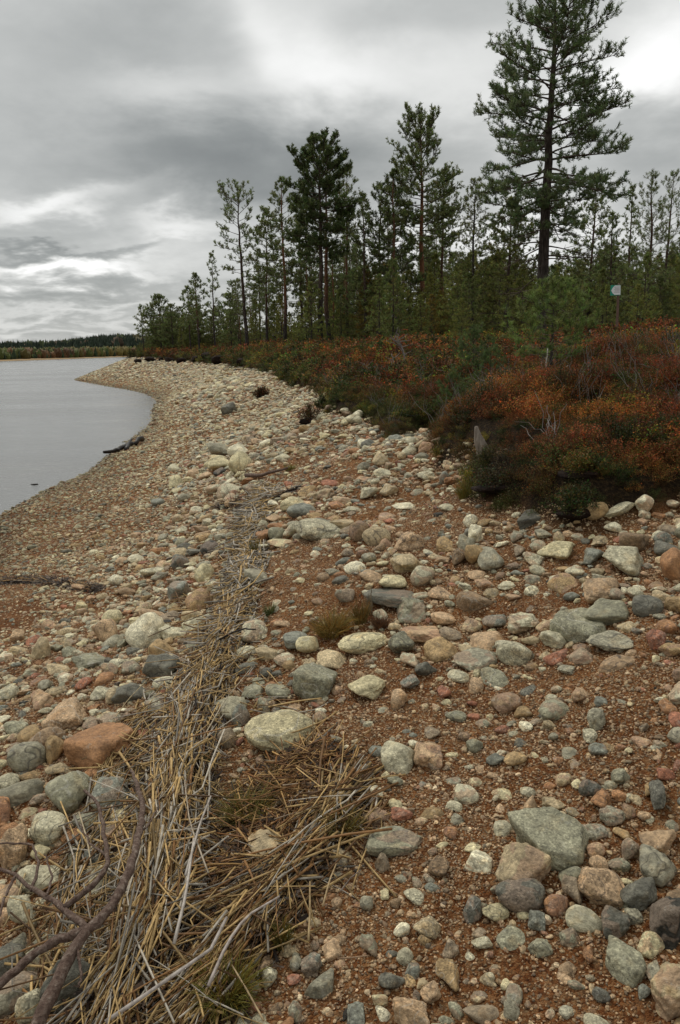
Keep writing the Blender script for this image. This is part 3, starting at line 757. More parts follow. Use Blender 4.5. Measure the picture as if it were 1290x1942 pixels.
kinds3 = [('round', i) for i in range(7)] + [('oval', i) for i in range(6)] + [('semi', i) for i in range(8)] + [('ang', i) for i in range(5)] + [('slab', i) for i in range(4)]
C_STONE3 = proto_collection('cobble_shape', [stone_mesh(k, i, 4) for k, i in kinds3])
C_STONE2 = proto_collection('pebble_shape', [stone_mesh(k, i, 3) for k, i in kinds3])
C_STONE1 = proto_collection('grit_shape', [stone_mesh(k, i, 2) for k, i in kinds3])

# bare brown gravel (few cobbles) and cobble zones, in photograph pixels projected to the slope
def poly_world(pxs):
    a, b, _ = hit([p[0] for p in pxs], [p[1] for p in pxs]); return np.stack([a, b], 1)
def in_poly(x, y, pl_):
    ins = np.zeros(x.shape, bool)
    for i in range(len(pl_)):
        ax, ay = pl_[i]; bx, by = pl_[(i + 1) % len(pl_)]
        ins ^= ((ay > y) != (by > y)) & (x < (bx - ax) * (y - ay) / (by - ay + 1e-12) + ax)
    return ins
BARE = [poly_world(p) for p in (
    [(640, 1450), (560, 1260), (480, 1215), (490, 1030), (640, 1040), (690, 1150), (700, 1240), (900, 1290), (1290, 1240), (1290, 1440), (1140, 1500), (900, 1640), (960, 1700), (900, 1960), (560, 1960), (620, 1700)],
    [(640, 925), (860, 935), (1050, 1000), (900, 985), (830, 1050), (680, 1000)], [(470, 900), (640, 855), (700, 905), (560, 930)],
    [(900, 1110), (1060, 1110), (1040, 1160), (900, 1160)], [(-60, 1080), (120, 1090), (60, 1190), (-60, 1240)], [(900, 1640), (640, 1960), (1290, 1960), (1290, 1800), (1080, 1760)])]
def zones(x, y):
    jx = x + fbm(x * 2.3, y * 2.3, 41, 3) * .5; jy = y + fbm(x * 2.3, y * 2.3, 42, 3) * .5
    bare = np.zeros(x.shape, bool)
    for p in BARE: bare |= in_poly(jx, jy, p)
    return bare
def wedge(n, r0, r1, a0=-34, a1=34):
    r = np.sqrt(rng.uniform(r0 * r0, r1 * r1, n)); a = np.radians(rng.uniform(a0, a1, n))
    return r * np.sin(a), r * np.cos(a)
def stone_field(n, r0, r1, a0=-34, a1=34, vmax=.04, pad=0.0):
    x, y = wedge(n, r0, r1, a0, a1)
    hb = Hbase(x, y); k = (hb > -.25)
    x, y = x[k], y[k]
    sd = sdist(x, y); k = sd < vmax + fbm(x * 4, y * 4, 77, 2) * .2
    x, y, sd = x[k], y[k], sd[k]
    z = H(x, y, sd); k = z > -.12
    return x[k], y[k], z[k], sd[k]
keys = list(PAL)
def pick_cols(n, x, y, z, bare):
    far = sstep(6, 22, np.hypot(x, y))
    base = {'white': .06, 'pale': .15, 'yellow': .09, 'beige': .13, 'tan': .06, 'orange': .05, 'pink': .11, 'red': .035, 'brown': .06, 'grey': .10, 'green': .07, 'blue': .05, 'dark': .03, 'black': .004, 'purple': .06}
    pf = {'white': .06, 'pale': .24, 'yellow': .16, 'beige': .14, 'tan': .03, 'orange': .02, 'pink': .07, 'red': .01, 'brown': .02, 'grey': .09, 'green': .06, 'blue': .02, 'dark': .015, 'black': .0, 'purple': .03}
    b = np.array([base[k] for k in keys]); f = np.array([pf[k] for k in keys]); b /= b.sum(); f /= f.sum()
    u = rng.random(n); ib = np.searchsorted(np.cumsum(b), u); if_ = np.searchsorted(np.cumsum(f), u)
    i = np.where(rng.random(n) < far, if_, ib); i = np.clip(i, 0, len(keys) - 1)
    c = np.array([PAL[k] for k in keys])[i] * (1 + rng.normal(size=(n, 1)) * .12)
    grime = (1 - .45 * (1 - sstep(.03, .30, z + fbm(x, y, 12, 2) * .2)))[:, None] * np.array([1, .97, .88]) ** (1 - sstep(.05, .6, z))[:, None]
    return np.clip(c * grime, .01, .8), i
class Grid:
    def __init__(s, cell): s.c = cell; s.d = {}
    def near(s, x, y, r, k=.80):
        cx, cy = int(x // s.c), int(y // s.c)
        for a in (cx - 1, cx, cx + 1):
            for b in (cy - 1, cy, cy + 1):
                for (px, py, pr) in s.d.get((a, b), ()):
                    if (px - x) ** 2 + (py - y) ** 2 < ((pr + r) * k) ** 2: return True
        return False
    def add(s, x, y, r): s.d.setdefault((int(x // s.c), int(y // s.c)), []).append((x, y, r))
G = Grid(.40)
for (x, y, r) in heroes: G.add(x, y, min(r, .2))
def proj(x, y, z):
    d = np.stack([x, y, z - CAMZ], -1); dp = d @ CF
    return 645 + FPX * (d @ CR) / dp, 971 - FPX * (d @ CU) / dp, dp
def darts(x, y, z, rad, k=.8):
    keep = []
    for i in range(len(x)):
        if not G.near(x[i], y[i], rad[i], k):
            G.add(x[i], y[i], rad[i]); keep.append(i)
    return np.array(keep, int)
def xf(n, rad, flat=(.45, .8), asp=(1.0, 1.7)):
    a = rng.uniform(*asp, n); f = rng.uniform(*flat, n) * .92
    scl = np.stack([rad * np.sqrt(a), rad / np.sqrt(a), rad * f], -1)
    rot = np.stack([rng.normal(size=n) * .16, rng.normal(size=n) * .16, rng.uniform(0, 6.28, n)], -1)
    return scl, rot

# larger cobbles
REED_PX = [[(505,930),(480,975),(470,1040),(462,1110),(445,1190),(440,1262),(420,1350),(400,1400),(640,1440),(720,1490),(690,1580),(600,1690),(520,1800),(430,1900),(360,1990),(120,1990),(190,1860),(240,1760),(270,1640),(268,1530),(275,1430),(310,1350),(370,1262),(400,1190),(430,1110),(440,1040),(445,975)]]
REED = [poly_world(p) for p in REED_PX]
def make_layer(n, r0, r1, smin, smax, power, dens_bare, a=(-34, 34), k=.8, minpx=0, zfun=None):
    x, y, z, sd = stone_field(n, r0, r1, *a)
    rad = smin * (smax / smin) ** (rng.random(len(x)) ** power) / 2
    ridge = sstep(.25, .75, z + fbm(x * .8, y * .8, 6, 2) * .4)
    rad *= .62 + .45 * ridge
    bare = zones(x, y)
    keep = (~bare | (rng.random(len(x)) < dens_bare)) & (rad * 2 > minpx * np.hypot(x, y) / 777)
    x, y, z, rad, bare = x[keep], y[keep], z[keep], rad[keep], bare[keep]
    nr_ = ~in_poly(x, y, REED[0]) | (rng.random(len(x)) < .10); x, y, z, rad, bare = x[nr_], y[nr_], z[nr_], rad[nr_], bare[nr_]
    o = np.argsort(-rad); x, y, z, rad, bare = x[o], y[o], z[o], rad[o], bare[o]
    kk = darts(x, y, z, rad, k)
    return x[kk], y[kk], z[kk], rad[kk], bare[kk]
L1 = [make_layer(26000, 1.2, 26, .07, .18, 2.5, .05), make_layer(70000, 26, 98, .11, .32, 2.3, .9, (-22, -1))]
x, y, z, rad, bare = [np.concatenate(t) for t in zip(*L1)]
print('cobbles1', len(x), time.time() - T0)
scl, rot = xf(len(x), rad); tint, ci_ = pick_cols(len(x), x, y, z, bare)
kind_i = rng.integers(0, len(kinds3), len(x))
zz = z + scl[:, 2] * np.where(bare, rng.uniform(-.35, .25, len(x)), rng.uniform(-.15, .45, len(x)))
px_, py_, dp_ = proj(x, y, zz)
apparent = rad * 2 * FPX / dp_
vis = (px_ > 0) & (px_ < 1290) & (py_ > 700) & (py_ < 1942)
order = np.argsort(-np.where(vis, apparent, 0))
n_ind = max(0, 297 - len(HS))
ind = order[:n_ind]
for q_, i in enumerate(ind):
    kd, ki = kinds3[kind_i[i]]
    o = link('stone', stone_mesh(kd, ki, 4), loc=(x[i], y[i], zz[i]), rot=tuple(rot[i]), scale=tuple(scl[i]))
    o['tint'] = [float(v) for v in tint[i]]; o['rnd'] = float(rng.random())
    tag(o, auto_label(px_[i], py_[i], 0, rad[i] * 2, keys[ci_[i]], kd, scl[i, 0] / scl[i, 1]), 'stone', AUTO_G)
rest = np.setdiff1d(np.arange(len(x)), ind)
def emit(name, x, y, zz, rot, scl, idx, tint, coll, label):
    scatter(name, np.stack([x, y, zz], -1), rot, scl, idx, tint, rng.random(len(x)), coll, label)
emit('cobbles', x[rest], y[rest], zz[rest], rot[rest], scl[rest], kind_i[rest], tint[rest], C_STONE3, 'mixed grey, cream and pink cobbles covering the beach slope')
# small cobbles
L2 = [make_layer(60000, 1.2, 15, .030, .080, 1.7, .26, k=.85), make_layer(60000, 15, 60, .06, .16, 1.6, 1, (-24, 6), k=.8)]
x, y, z, rad, bare = [np.concatenate(t) for t in zip(*L2)]
print('cobbles2', len(x), time.time() - T0)
scl, rot = xf(len(x), rad); tint, _ = pick_cols(len(x), x, y, z, bare)
emit('small_cobbles', x, y, z + scl[:, 2] * np.where(bare, rng.uniform(-.4, .3, len(x)), rng.uniform(-.2, .6, len(x))), rot, scl, rng.integers(0, len(kinds3), len(x)), tint, C_STONE2, 'fist-sized and smaller stones filling the gaps between the cobbles')
# pebbles
def loose(n, r0, r1, smin, smax, pw, name, coll, label, bare_k=1.0, lift=(-.2, .6)):
    x, y, z, sd = stone_field(n, r0, r1, -36, 36)
    clump = fbm(x * 3, y * 3, 55, 3)
    bare = zones(x, y)
    keep = rng.random(len(x)) < np.where(bare, bare_k, .9) * (.75 + clump * 1.4)
    x, y, z, bare = x[keep], y[keep], z[keep], bare[keep]
    rad = smin * (smax / smin) ** (rng.random(len(x)) ** pw) / 2
    scl, rot = xf(len(x), rad, (.5, .9), (1, 1.6)); tint, _ = pick_cols(len(x), x, y, z, bare)
    rot[:, :2] *= 2.5
    # the finer it is the more it takes the brown of the iron-stained sand
    fine = np.clip(1.1 - rad * 2 / .03, 0, .75)[:, None]
    tint = tint * (1 - fine) + fine * tint.mean(1, keepdims=True) * np.array([1.50, .96, .52])
    emit(name, x, y, z + scl[:, 2] * rng.uniform(*lift, len(x)), rot, scl, rng.integers(0, len(kinds3), len(x)), tint, coll, label)
    print(name, len(x), time.time() - T0)
loose(70000, 1.2, 22, .018, .045, 1.4, 'pebbles', C_STONE2, 'loose rounded pebbles of many colours on brown sand', .45)
loose(150000, 1.2, 11, .008, .020, 1.3, 'fine_gravel', C_STONE1, 'fine reddish brown gravel between the stones', .8)
loose(190000, 1.2, 5.5, .004, .009, 1.0, 'grit', C_STONE1, 'coarse brown sand and grit on the foreground', 1.0, (0, 1))
# ------------------------------------------------------------------ drift line of washed-up reeds
def resample(pl_, n):
    pl_ = np.asarray(pl_, float); s = np.concatenate([[0], np.cumsum(np.linalg.norm(np.diff(pl_, axis=0), axis=1))])
    t = np.linspace(0, s[-1], n); return np.stack([np.interp(t, s, pl_[:, i]) for i in range(pl_.shape[1])], 1), s[-1]
def strand(pxs, n=60):
    """photograph pixels (x, y, width) -> world centre line, width"""
    x, y, t = hit([p[0] for p in pxs], [p[1] for p in pxs])
    wd = np.array([p[2] for p in pxs]) * t / FPX
    c, L = resample(np.stack([x, y, wd], 1), n)
    return c[:, :2], c[:, 2], L
STRANDS = {
 'main_top': ([(500, 935, 44), (482, 975, 60), (470, 1040, 62), (456, 1110, 74), (432, 1190, 82), (404, 1262, 90)], 4600, .24, .11, .22, 'in the narrow upper end of the drift line'),
 'main_mid': ([(440, 1180, 50), (404, 1262, 90), (360, 1350, 110), (335, 1430, 125), (322, 1530, 125), (314, 1640, 120)], 3800, .15, .13, .30, 'in the thick middle of the drift line'),
 'main_low': ([(325, 1500, 110), (314, 1600, 120), (290, 1720, 125), (250, 1850, 135), (200, 1990, 150)], 2300, .14, .13, .42, 'in the lower left sweep of the drift line'),
 'right_fan': ([(650, 1510, 50), (605, 1590, 80), (540, 1670, 95), (465, 1765, 110), (390, 1870, 120), (325, 1980, 130)], 2300, .24, .07, .26, 'in the right fan of the drift line'),
 'mat': ([(590, 1440, 130), (560, 1510, 200), (530, 1590, 190), (470, 1670, 130)], 2300, .75, .05, .18, 'in the loose mat between the two reed sweeps'),
 'left_bits': ([(300, 1330, 60), (235, 1440, 90), (190, 1560, 90), (135, 1700, 90), (95, 1900, 100)], 330, .35, .05, .30, 'across the stones left of the drift line'),
 'stray': ([(330, 1130, 70), (400, 1180, 60), (520, 1330, 60), (600, 1440, 90), (680, 1500, 80), (700, 1640, 60)], 260, .8, .02, .22, 'scattered around the edge of the drift line'),
 'shore_line': ([(-20, 1105, 26), (60, 1100, 30), (130, 1108, 26), (185, 1120, 16)], 220, .25, .015, .22, 'in the thin brown line near the water'),
 'far_bits': ([(400, 968, 20), (450, 955, 26), (500, 960, 24), (560, 930, 10)], 200, .5, .03, .20, 'around the dry grass on the cobble ridge'),
}
straws = []   # P (6,3), R(6), colour, size measure, strand name
PILE = []
for nm, (pxs, n, spread, hgt, leng, wherew) in STRANDS.items():
    c, wd, L = strand(pxs)
    tg = np.gradient(c, axis=0); tg /= np.linalg.norm(tg, axis=1, keepdims=True)
    PILE.append((nm, c, wd, hgt))
    i = rng.integers(0, len(c), n)
    lat = np.clip(rng.normal(size=n) * .27, -.62, .62)
    ctr = c[i] + np.stack([-tg[i, 1], tg[i, 0]], 1) * (lat * wd[i])[:, None] + rng.normal(size=(n, 2)) * .012
    ang = np.arctan2(tg[i, 1], tg[i, 0]) + rng.normal(size=n) * spread + np.where(rng.random(n) < .12, rng.normal(size=n) * .9, 0)
    ln = leng * np.exp(rng.normal(size=n) * .45 - .25)
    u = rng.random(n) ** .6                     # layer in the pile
    prof = np.exp(-(lat / .36) ** 2)
    tt = np.linspace(-.5, .5, 6)
    curv = rng.normal(size=n) * .25
    aa_ = ang[:, None] + curv[:, None] * tt
    kink = (rng.random(n) < .25)[:, None] * (tt > .1) * rng.normal(size=n)[:, None] * .5
    step = np.stack([np.cos(aa_ + kink), np.sin(aa_ + kink)], -1) * (ln / 5)[:, None, None]
    pos = np.cumsum(step, 1); pos = pos - pos.mean(1, keepdims=True) + ctr[:, None]
    base = H(pos[..., 0], pos[..., 1])
    tilt = rng.normal(size=n) * .13 * (1 if nm != 'shore_line' else .3)
    zc = (base.mean(1) + base.max(1)) / 2 + .008 + hgt * u * prof
    z = zc[:, None] * .8 + base * .2 + tt * (ln * tilt)[:, None] - (tt ** 2) * .05 * ln[:, None]
    z = np.maximum(z, base + .003)
    rad = .0017 + .0032 * rng.random(n) ** 1.5 * (1.0 if nm not in ('mat', 'far_bits', 'shore_line') else .7)
    if nm in ('far_bits', 'main_top'): rad *= 1.5
    kind = rng.random(n)
    grey = {'main_top': .50, 'main_mid': .36, 'main_low': .28, 'right_fan': .14, 'left_bits': .25, 'mat': .08}.get(nm, .2)
    cs = np.where((kind < grey)[:, None], np.array([.46, .42, .35]), np.where((kind < grey + .50)[:, None], np.array([.52, .36, .155]), np.array([.24, .125, .045])))
    if nm in ('mat', 'shore_line'): cs = cs * np.array([.85, .75, .65])
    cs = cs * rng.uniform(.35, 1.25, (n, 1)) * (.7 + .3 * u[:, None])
    P_ = np.concatenate([pos, z[..., None]], -1)
    R_ = rad[:, None] * np.linspace(1.1, .75, 6)
    ppx, ppy, ppd = proj(P_[:, 2, 0], P_[:, 2, 1], P_[:, 2, 2])
    inside = (ppx > 0) & (ppx < 1290) & (ppy < 1942)
    straws.append((P_, R_, cs, np.where(inside, (u + .2) * ln / ppd, 0), [nm] * n, wherew))
allP = np.concatenate([s[0] for s in straws]); allR = np.concatenate([s[1] for s in straws]); allC = np.concatenate([s[2] for s in straws])
allS = np.concatenate([s[3] for s in straws]); allN = sum([s[4] for s in straws], [])
def straw_mesh(name, P_, R_, C_, origin=None):
    if origin is not None: P_ = P_ - origin
    V, F = tubes(P_, R_, 4)
    n, k = P_.shape[:2]
    cc = np.repeat(C_, k * 4, axis=0)
    return mk_mesh(name, V, F, M_STRAW, False, {'lv': ('FLOAT_COLOR', 'POINT', np.concatenate([cc, np.ones((len(cc), 1))], 1))})
top = np.argsort(-allS)[:285]
for i in top:
    og = allP[i, 2].copy()
    o = link('reed_stem', straw_mesh('reed_stem', allP[i:i + 1], allR[i:i + 1], allC[i:i + 1], og), loc=og)
    c_ = allC[i]; tone = 'grey' if c_[2] / c_[0] > .65 else 'straw-coloured' if c_[0] > .24 else 'brown'
    wn = STRANDS[allN[i]][5]
    ln_ = float(np.linalg.norm(np.diff(allP[i], axis=0), axis=1).sum()); ch_ = float(np.linalg.norm(allP[i][-1] - allP[i][0]))
    siz = 'very long' if ln_ > .5 else 'long' if ln_ > .3 else 'short'; shp = 'kinked' if ch_ / ln_ < .965 else 'straight'
    tag(o, f'{siz} {shp} {tone} reed stem {wn}', 'reed stem', f'{siz} {shp} {tone} reed stems {wn}')
lo = np.setdiff1d(np.arange(len(allP)), top)
tag(link('washed_up_reeds', straw_mesh('washed_up_reeds', allP[lo], allR[lo], allC[lo])), 'tangled drift line of dry washed-up reed stems across the stones', kind='stuff')
# dark rotten litter that the reeds lie on: a low mound of crumbs and fine fibres
fib = []
for nm, c, wd, hgt in PILE:
    if nm in ('left_bits', 'stray'): continue
    n = int(13000 * (.5 if nm in ('far_bits', 'shore_line', 'main_top') else 1))
    i = rng.integers(0, len(c), n); lat = np.clip(rng.normal(size=n) * .28, -.6, .6)
    tg = np.gradient(c, axis=0); tg /= np.linalg.norm(tg, axis=1, keepdims=True)
    ctr = c[i] + np.stack([-tg[i, 1], tg[i, 0]], 1) * (lat * wd[i])[:, None] + rng.normal(size=(n, 2)) * .02
    zb = H(ctr[:, 0], ctr[:, 1]) + hgt * .62 * np.exp(-(lat / .36) ** 2) * rng.random(n) ** .5 + .004
    a = rng.uniform(0, 6.28, n); l = rng.uniform(.015, .06, n); dz_ = rng.normal(size=n) * .3
    dirv = np.stack([np.cos(a), np.sin(a), dz_], 1) * l[:, None]; side = np.stack([-np.sin(a), np.cos(a), rng.normal(size=n) * .5], 1) * rng.uniform(.002, .007, n)[:, None]
    p = np.concatenate([ctr, zb[:, None]], 1)
    fib.append(np.stack([p - side, p + side, p + side * .6 + dirv, p - side * .6 + dirv], 1))
fib = np.concatenate(fib)
fc = np.repeat(np.array([.035, .021, .012]) * rng.uniform(.3, 2.4, (len(fib), 1)), 4, axis=0)
me = mk_mesh('rotten_litter', fib.reshape(-1, 3), np.arange(len(fib) * 4).reshape(-1, 4), M_STRAW, False, {'lv': ('FLOAT_COLOR', 'POINT', np.concatenate([fc, np.ones((len(fc), 1))], 1))})
tag(link('rotten_litter', me), 'dark rotten plant litter under the washed-up reeds', kind='stuff')

def ground_line(pxs, lift, n=24, jit=0.0):
    lf = np.array([p[2] for p in pxs], float) if len(pxs[0]) > 2 else np.zeros(len(pxs))
    q_ = [hit_fn(lambda a, b, l=l: H(a, b) + l + lift, np.array([float(p[0])]), np.array([float(p[1])])) for p, l in zip(pxs, lf)]
    x = np.array([float(v[0][0]) for v in q_]); y = np.array([float(v[1][0]) for v in q_])
    z = H(x, y) + lf + lift
    c, L = resample(np.stack([x, y, z], 1), n)
    if jit: c += rng.normal(size=c.shape) * jit
    return c
def line_obj(name, pts3, r0, r1, mat, parent=None, k=8, smooth=True, knob=0.0):
    n = len(pts3); R = np.linspace(r0, r1, n) * (1 + knob * rng.normal(size=n))
    V, F = tubes(pts3[None], R[None], k)
    V = V.reshape(-1, 3)
    # rounded ends
    V = np.vstack([V, pts3[0] - (pts3[1] - pts3[0]) / np.linalg.norm(pts3[1] - pts3[0]) * r0 * .4, pts3[-1] + (pts3[-1] - pts3[-2]) / np.linalg.norm(pts3[-1] - pts3[-2]) * r1 * .4])
    a = len(V) - 2; j = np.arange(k)
    caps = np.concatenate([np.stack([np.full(k, a), (j + 1) % k, j], 1), np.stack([np.full(k, a + 1), (n - 1) * k + j, (n - 1) * k + (j + 1) % k], 1)])
    me_ = mk_mesh(name, V, [F[0], caps], mat, smooth)
    return link(name, me_, parent)
# single long stems that stand out
HST = [
 ([(330,1790,.11),(352,1700,.14),(368,1590,.15)], .005, (.46,.42,.38), 'pale grey bent reed stem upright in the middle of the lower reeds'),
 ([(352,1660,.13),(380,1560,.15),(400,1510,.14)], .0045, (.44,.40,.36), 'pale grey stem crossing the reeds above the two sweeps'),
 ([(200,1938,.10),(300,1870,.13),(400,1800,.13),(430,1740,.12)], .0065, (.40,.36,.33), 'long grey stick slanting over the bottom of the reeds'),
 ([(395,1870,.10),(430,1790,.12),(466,1738,.11),(530,1700,.09)], .005, (.42,.37,.34), 'long grey kinked stem along the top of the right fan'),
 ([(612,1720,.02),(625,1670,.03),(638,1638,.03)], .0032, (.42,.31,.17), 'short yellow stem alone on gravel at the right tip of the fan'),
 ([(585,1784,.02),(588,1735,.03),(588,1672,.05)], .0036, (.42,.31,.16), 'yellow reed stem pointing down off the right fan'),
 ([(385,1400,.10),(425,1330,.08),(478,1265,.05)], .003, (.42,.36,.26), 'long thin pale stem slanting right out of the upper reeds'),
 ([(200,1388,.05),(240,1330,.07),(280,1288,.07)], .003, (.44,.35,.2), 'thin yellow stem across the stones left of the reeds'),
 ([(660,1563,.01),(690,1535,.01),(718,1506,.01)], .003, (.20,.15,.11), 'brown stick on gravel below the rounded pale boulder'),
 ([(646,1690,.01),(665,1665,.01),(684,1650,.01)], .003, (.19,.15,.12), 'short brown stick on gravel beside the right fan'),
 ([(640,1818,.01),(670,1816,.01),(700,1812,.01)], .003, (.26,.17,.10), 'thin reddish stick lying level on the gravel near the bottom'),
 ([(500,1935,.05),(470,1880,.06),(440,1830,.08)], .003, (.40,.30,.17), 'thin stem poking out of the bottom of the reeds'),
 ([(395,1655,.12),(360,1560,.14),(350,1480,.13)], .003, (.40,.34,.26), 'grey-brown stem lying down the middle of the reeds'),
 ([(150,1540,.06),(165,1590,.07),(175,1650,.06)], .0032, (.46,.38,.25), 'pale stem across the stones by the dead branch'),
 ([(50,1650,.05),(28,1720,.04),(6,1760,.03)], .0032, (.44,.34,.18), 'yellow stem at the left frame edge across the boulders')]
for pxs, r_, c_, lab in HST:
    c = ground_line(pxs, .012, 8)
    o = link('reed_stem', straw_mesh('reed_stem', c[None] - c[3], np.linspace(r_, r_ * .7, 8)[None], np.array([c_])), loc=c[3])
    tag(o, lab, 'reed stem')

# ------------------------------------------------------------------ dead branch at the lower left
br = link('dead_branch', None)
tag(br, 'forked dead pine branch lying over boulders at the lower left of the reeds', 'branch')
main = ground_line([(40,2010,.08),(95,1890,.12),(140,1800,.15),(163,1768,.16),(185,1748,.17),(225,1700,.18),(246,1650,.19),(258,1610,.20),(266,1570,.19),(272,1535,.18),(262,1495,.15),(250,1462,.12)], .03, 40, .0015)
line_obj('main_stem', main, .016, .0065, M_BRANCH, br, 10, True, .07)
for pxs, a, b, kn in [([(160,1765,.15),(120,1778,.14),(70,1805,.12),(0,1868,.11),(-40,1900,.10)], .013, .010, .07),
    ([(165,1762,.15),(140,1740,.15),(112,1716,.15),(70,1690,.15),(30,1660,.15),(-20,1640,.15)], .010, .005, .07),
    ([(120,1722,.15),(160,1690,.16),(190,1668,.17),(205,1640,.18),(200,1600,.18),(195,1560,.19),(185,1520,.19),(160,1500,.19)], .009, .005, .07),
    ([(60,1688,.15),(75,1640,.15),(60,1600,.14),(0,1598,.14)], .005, .003, .07),
    ([(148,1800,.15),(155,1850,.13),(150,1870,.12)], .004, .003, .05),
    ([(232,1690,.18),(216,1705,.18),(205,1700,.17)], .004, .002, .05), ([(265,1580,.18),(285,1560,.17),(300,1530,.16)], .004, .002, .05),
    ([(90,1700,.15),(100,1660,.16),(85,1620,.17)], .004, .002, .05), ([(30,1660,.15),(10,1700,.14),(-10,1760,.12)], .005, .003, .05), ([(200,1620,.18),(170,1600,.18),(150,1560,.18)], .004, .002, .05)]:
    line_obj('side_branch', ground_line(pxs, .03, 16, .0015), a, b, M_BRANCH, br, 7, True, kn)
def recenter(root):
    """move an Empty to the base of its parts"""
    pts_ = np.concatenate([np.array([v.co[:] for v in c.data.vertices]) for c in root.children])
    c = Vector((*pts_[:, :2].mean(0), pts_[:, 2].min()))
    for ch in root.children: ch.data.transform(Matrix.Translation(-c))
    root.location = c
recenter(br)
o = line_obj('dark_twig', ground_line([(412, 1215, .07), (440, 1200, .10), (462, 1192, .10), (485, 1194, .08)], .03, 12, .001), .006, .004, M_WETWOOD)
tag(o, 'dark curved twig lying on the upper reeds right of the white boulder', 'twig')

# ------------------------------------------------------------------ water log, snag, floating stick
lg = link('driftwood_log', None); tag(lg, 'black waterlogged log reaching from the pebbles into the lake', 'log')
x, y = at_z([198, 222, 240, 252], [862, 857, 851, 848], .06)
pts3 = np.stack([x, y, np.array([.10, .10, .11, .16])], 1); pts3, _ = resample(pts3, 14)
line_obj('trunk', pts3 + rng.normal(size=pts3.shape) * .012, .035, .085, M_WETWOOD, lg, 8)
x, y = at_z([240, 246, 250], [850, 842, 838], .15)
line_obj('root_stub', resample(np.stack([x, y, [.11, .19, .22]], 1), 6)[0], .07, .03, M_WETWOOD, lg, 7)
recenter(lg)
x, y, _ = hit([258, 264, 270], [848, 844, 840]); z_ = H(x, y)
o = line_obj('root_chunk', resample(np.stack([x, y, z_ + [.08, .16, .1]], 1), 7)[0], .05, .075, M_WETWOOD); tag(o, 'short black root chunk on pebbles beside the waterlogged log', 'root')
x, y = at_z([59, 65, 72], [919, 920, 919], .0)
o = line_obj('floating_stick', resample(np.stack([x, y, [.0, .012, .0]], 1), 6)[0], .012, .02, M_WETWOOD); tag(o, 'small dark stick floating on the lake near the left edge', 'stick')
# grey stump in the hollow
x, y, t_ = hit([912], [876]); x, y, t_ = float(x[0]), float(y[0]), float(t_[0]); s = t_ / FPX; z0 = Hs(x, y)
st = link('stump', None, loc=(x, y, z0)); tag(st, 'grey weathered stump standing in the hollow under the red heather', 'stump')
pp = np.array([[.03, -.10, -.03], [.02, -.10, .03], [-.012, -.10, .11], [-.04, -.10, .18], [-.055, -.10, .26]]) * (t_ / 5.5)
c5, _ = resample(pp, 10)
line_obj('stem', c5, .075 * t_ / 5.5, .012, M_GREYWOOD, st, 8, True, .06)
line_obj('root', resample(np.array([[.03, 0, .02], [.08, -.02, .02], [.13, -.03, -.01]]), 7)[0], .025, .01, M_GREYWOOD, st, 7)
line_obj('root', resample(np.array([[-.02, 0, .01], [-.07, -.04, .0], [-.11, -.05, -.01]]), 7)[0], .020, .01, M_BRANCH, st, 7)
x, y, t_ = hit([815], [912]);
print('drift', time.time() - T0)

# ------------------------------------------------------------------ grass tufts
M_GRASS = make_leaf_mat('grass_blade')
def grass_tuft(px, py, wpx, hpx, col, n, lab, droop=1.0, bw=.0016):
    x, y, t_ = hit([px], [py]); x, y, t_ = float(x[0]), float(y[0]), float(t_[0])
    R_ = wpx * t_ / FPX / 2; Hh = hpx * t_ / FPX
    a = rng.uniform(0, 6.28, n); rr_ = R_ * .5 * np.sqrt(rng.random(n)); b0 = np.stack([rr_ * np.cos(a), rr_ * np.sin(a)], 1)
    L = Hh * rng.uniform(.5, 1.3, n); out = rng.uniform(.2, 1.0, n) * R_ * droop; aa_ = a + rng.normal(size=n) * .7
    tt = np.linspace(0, 1, 5)
    pos = np.zeros((n, 5, 3)); pos[..., 0] = b0[:, :1] + np.outer(out * np.cos(aa_), tt ** 1.4); pos[..., 1] = b0[:, 1:] + np.outer(out * np.sin(aa_), tt ** 1.4)
    pos[..., 2] = np.outer(L, tt) - np.outer(L * rng.uniform(0, .5, n) * droop, tt ** 3)
    zb = H(x + pos[:, 0, 0], y + pos[:, 0, 1]) - Hs(x, y); pos[..., 2] += zb[:, None]
    V, F = tubes(pos, np.outer(rng.uniform(.6, 1.3, n) * bw, [1, .9, .7, .5, .15]), 3, False)
    cc = np.repeat(rng.uniform(.55, 1.35, (n, 1)) * np.where(rng.random((n, 1)) < .35, [[1.3, .95, .7]], [[1, 1, 1]]), 15, axis=0)
    me_ = mk_mesh('grass_tuft', V, F, M_GRASS, False, {'lv': ('FLOAT_COLOR', 'POINT', np.concatenate([cc, np.ones((len(cc), 1))], 1))})
    o = link('grass_tuft', me_, loc=(x, y, Hs(x, y))); o['tint'] = list(map(float, col)); o['rnd'] = .5
    return tag(o, lab, 'grass')
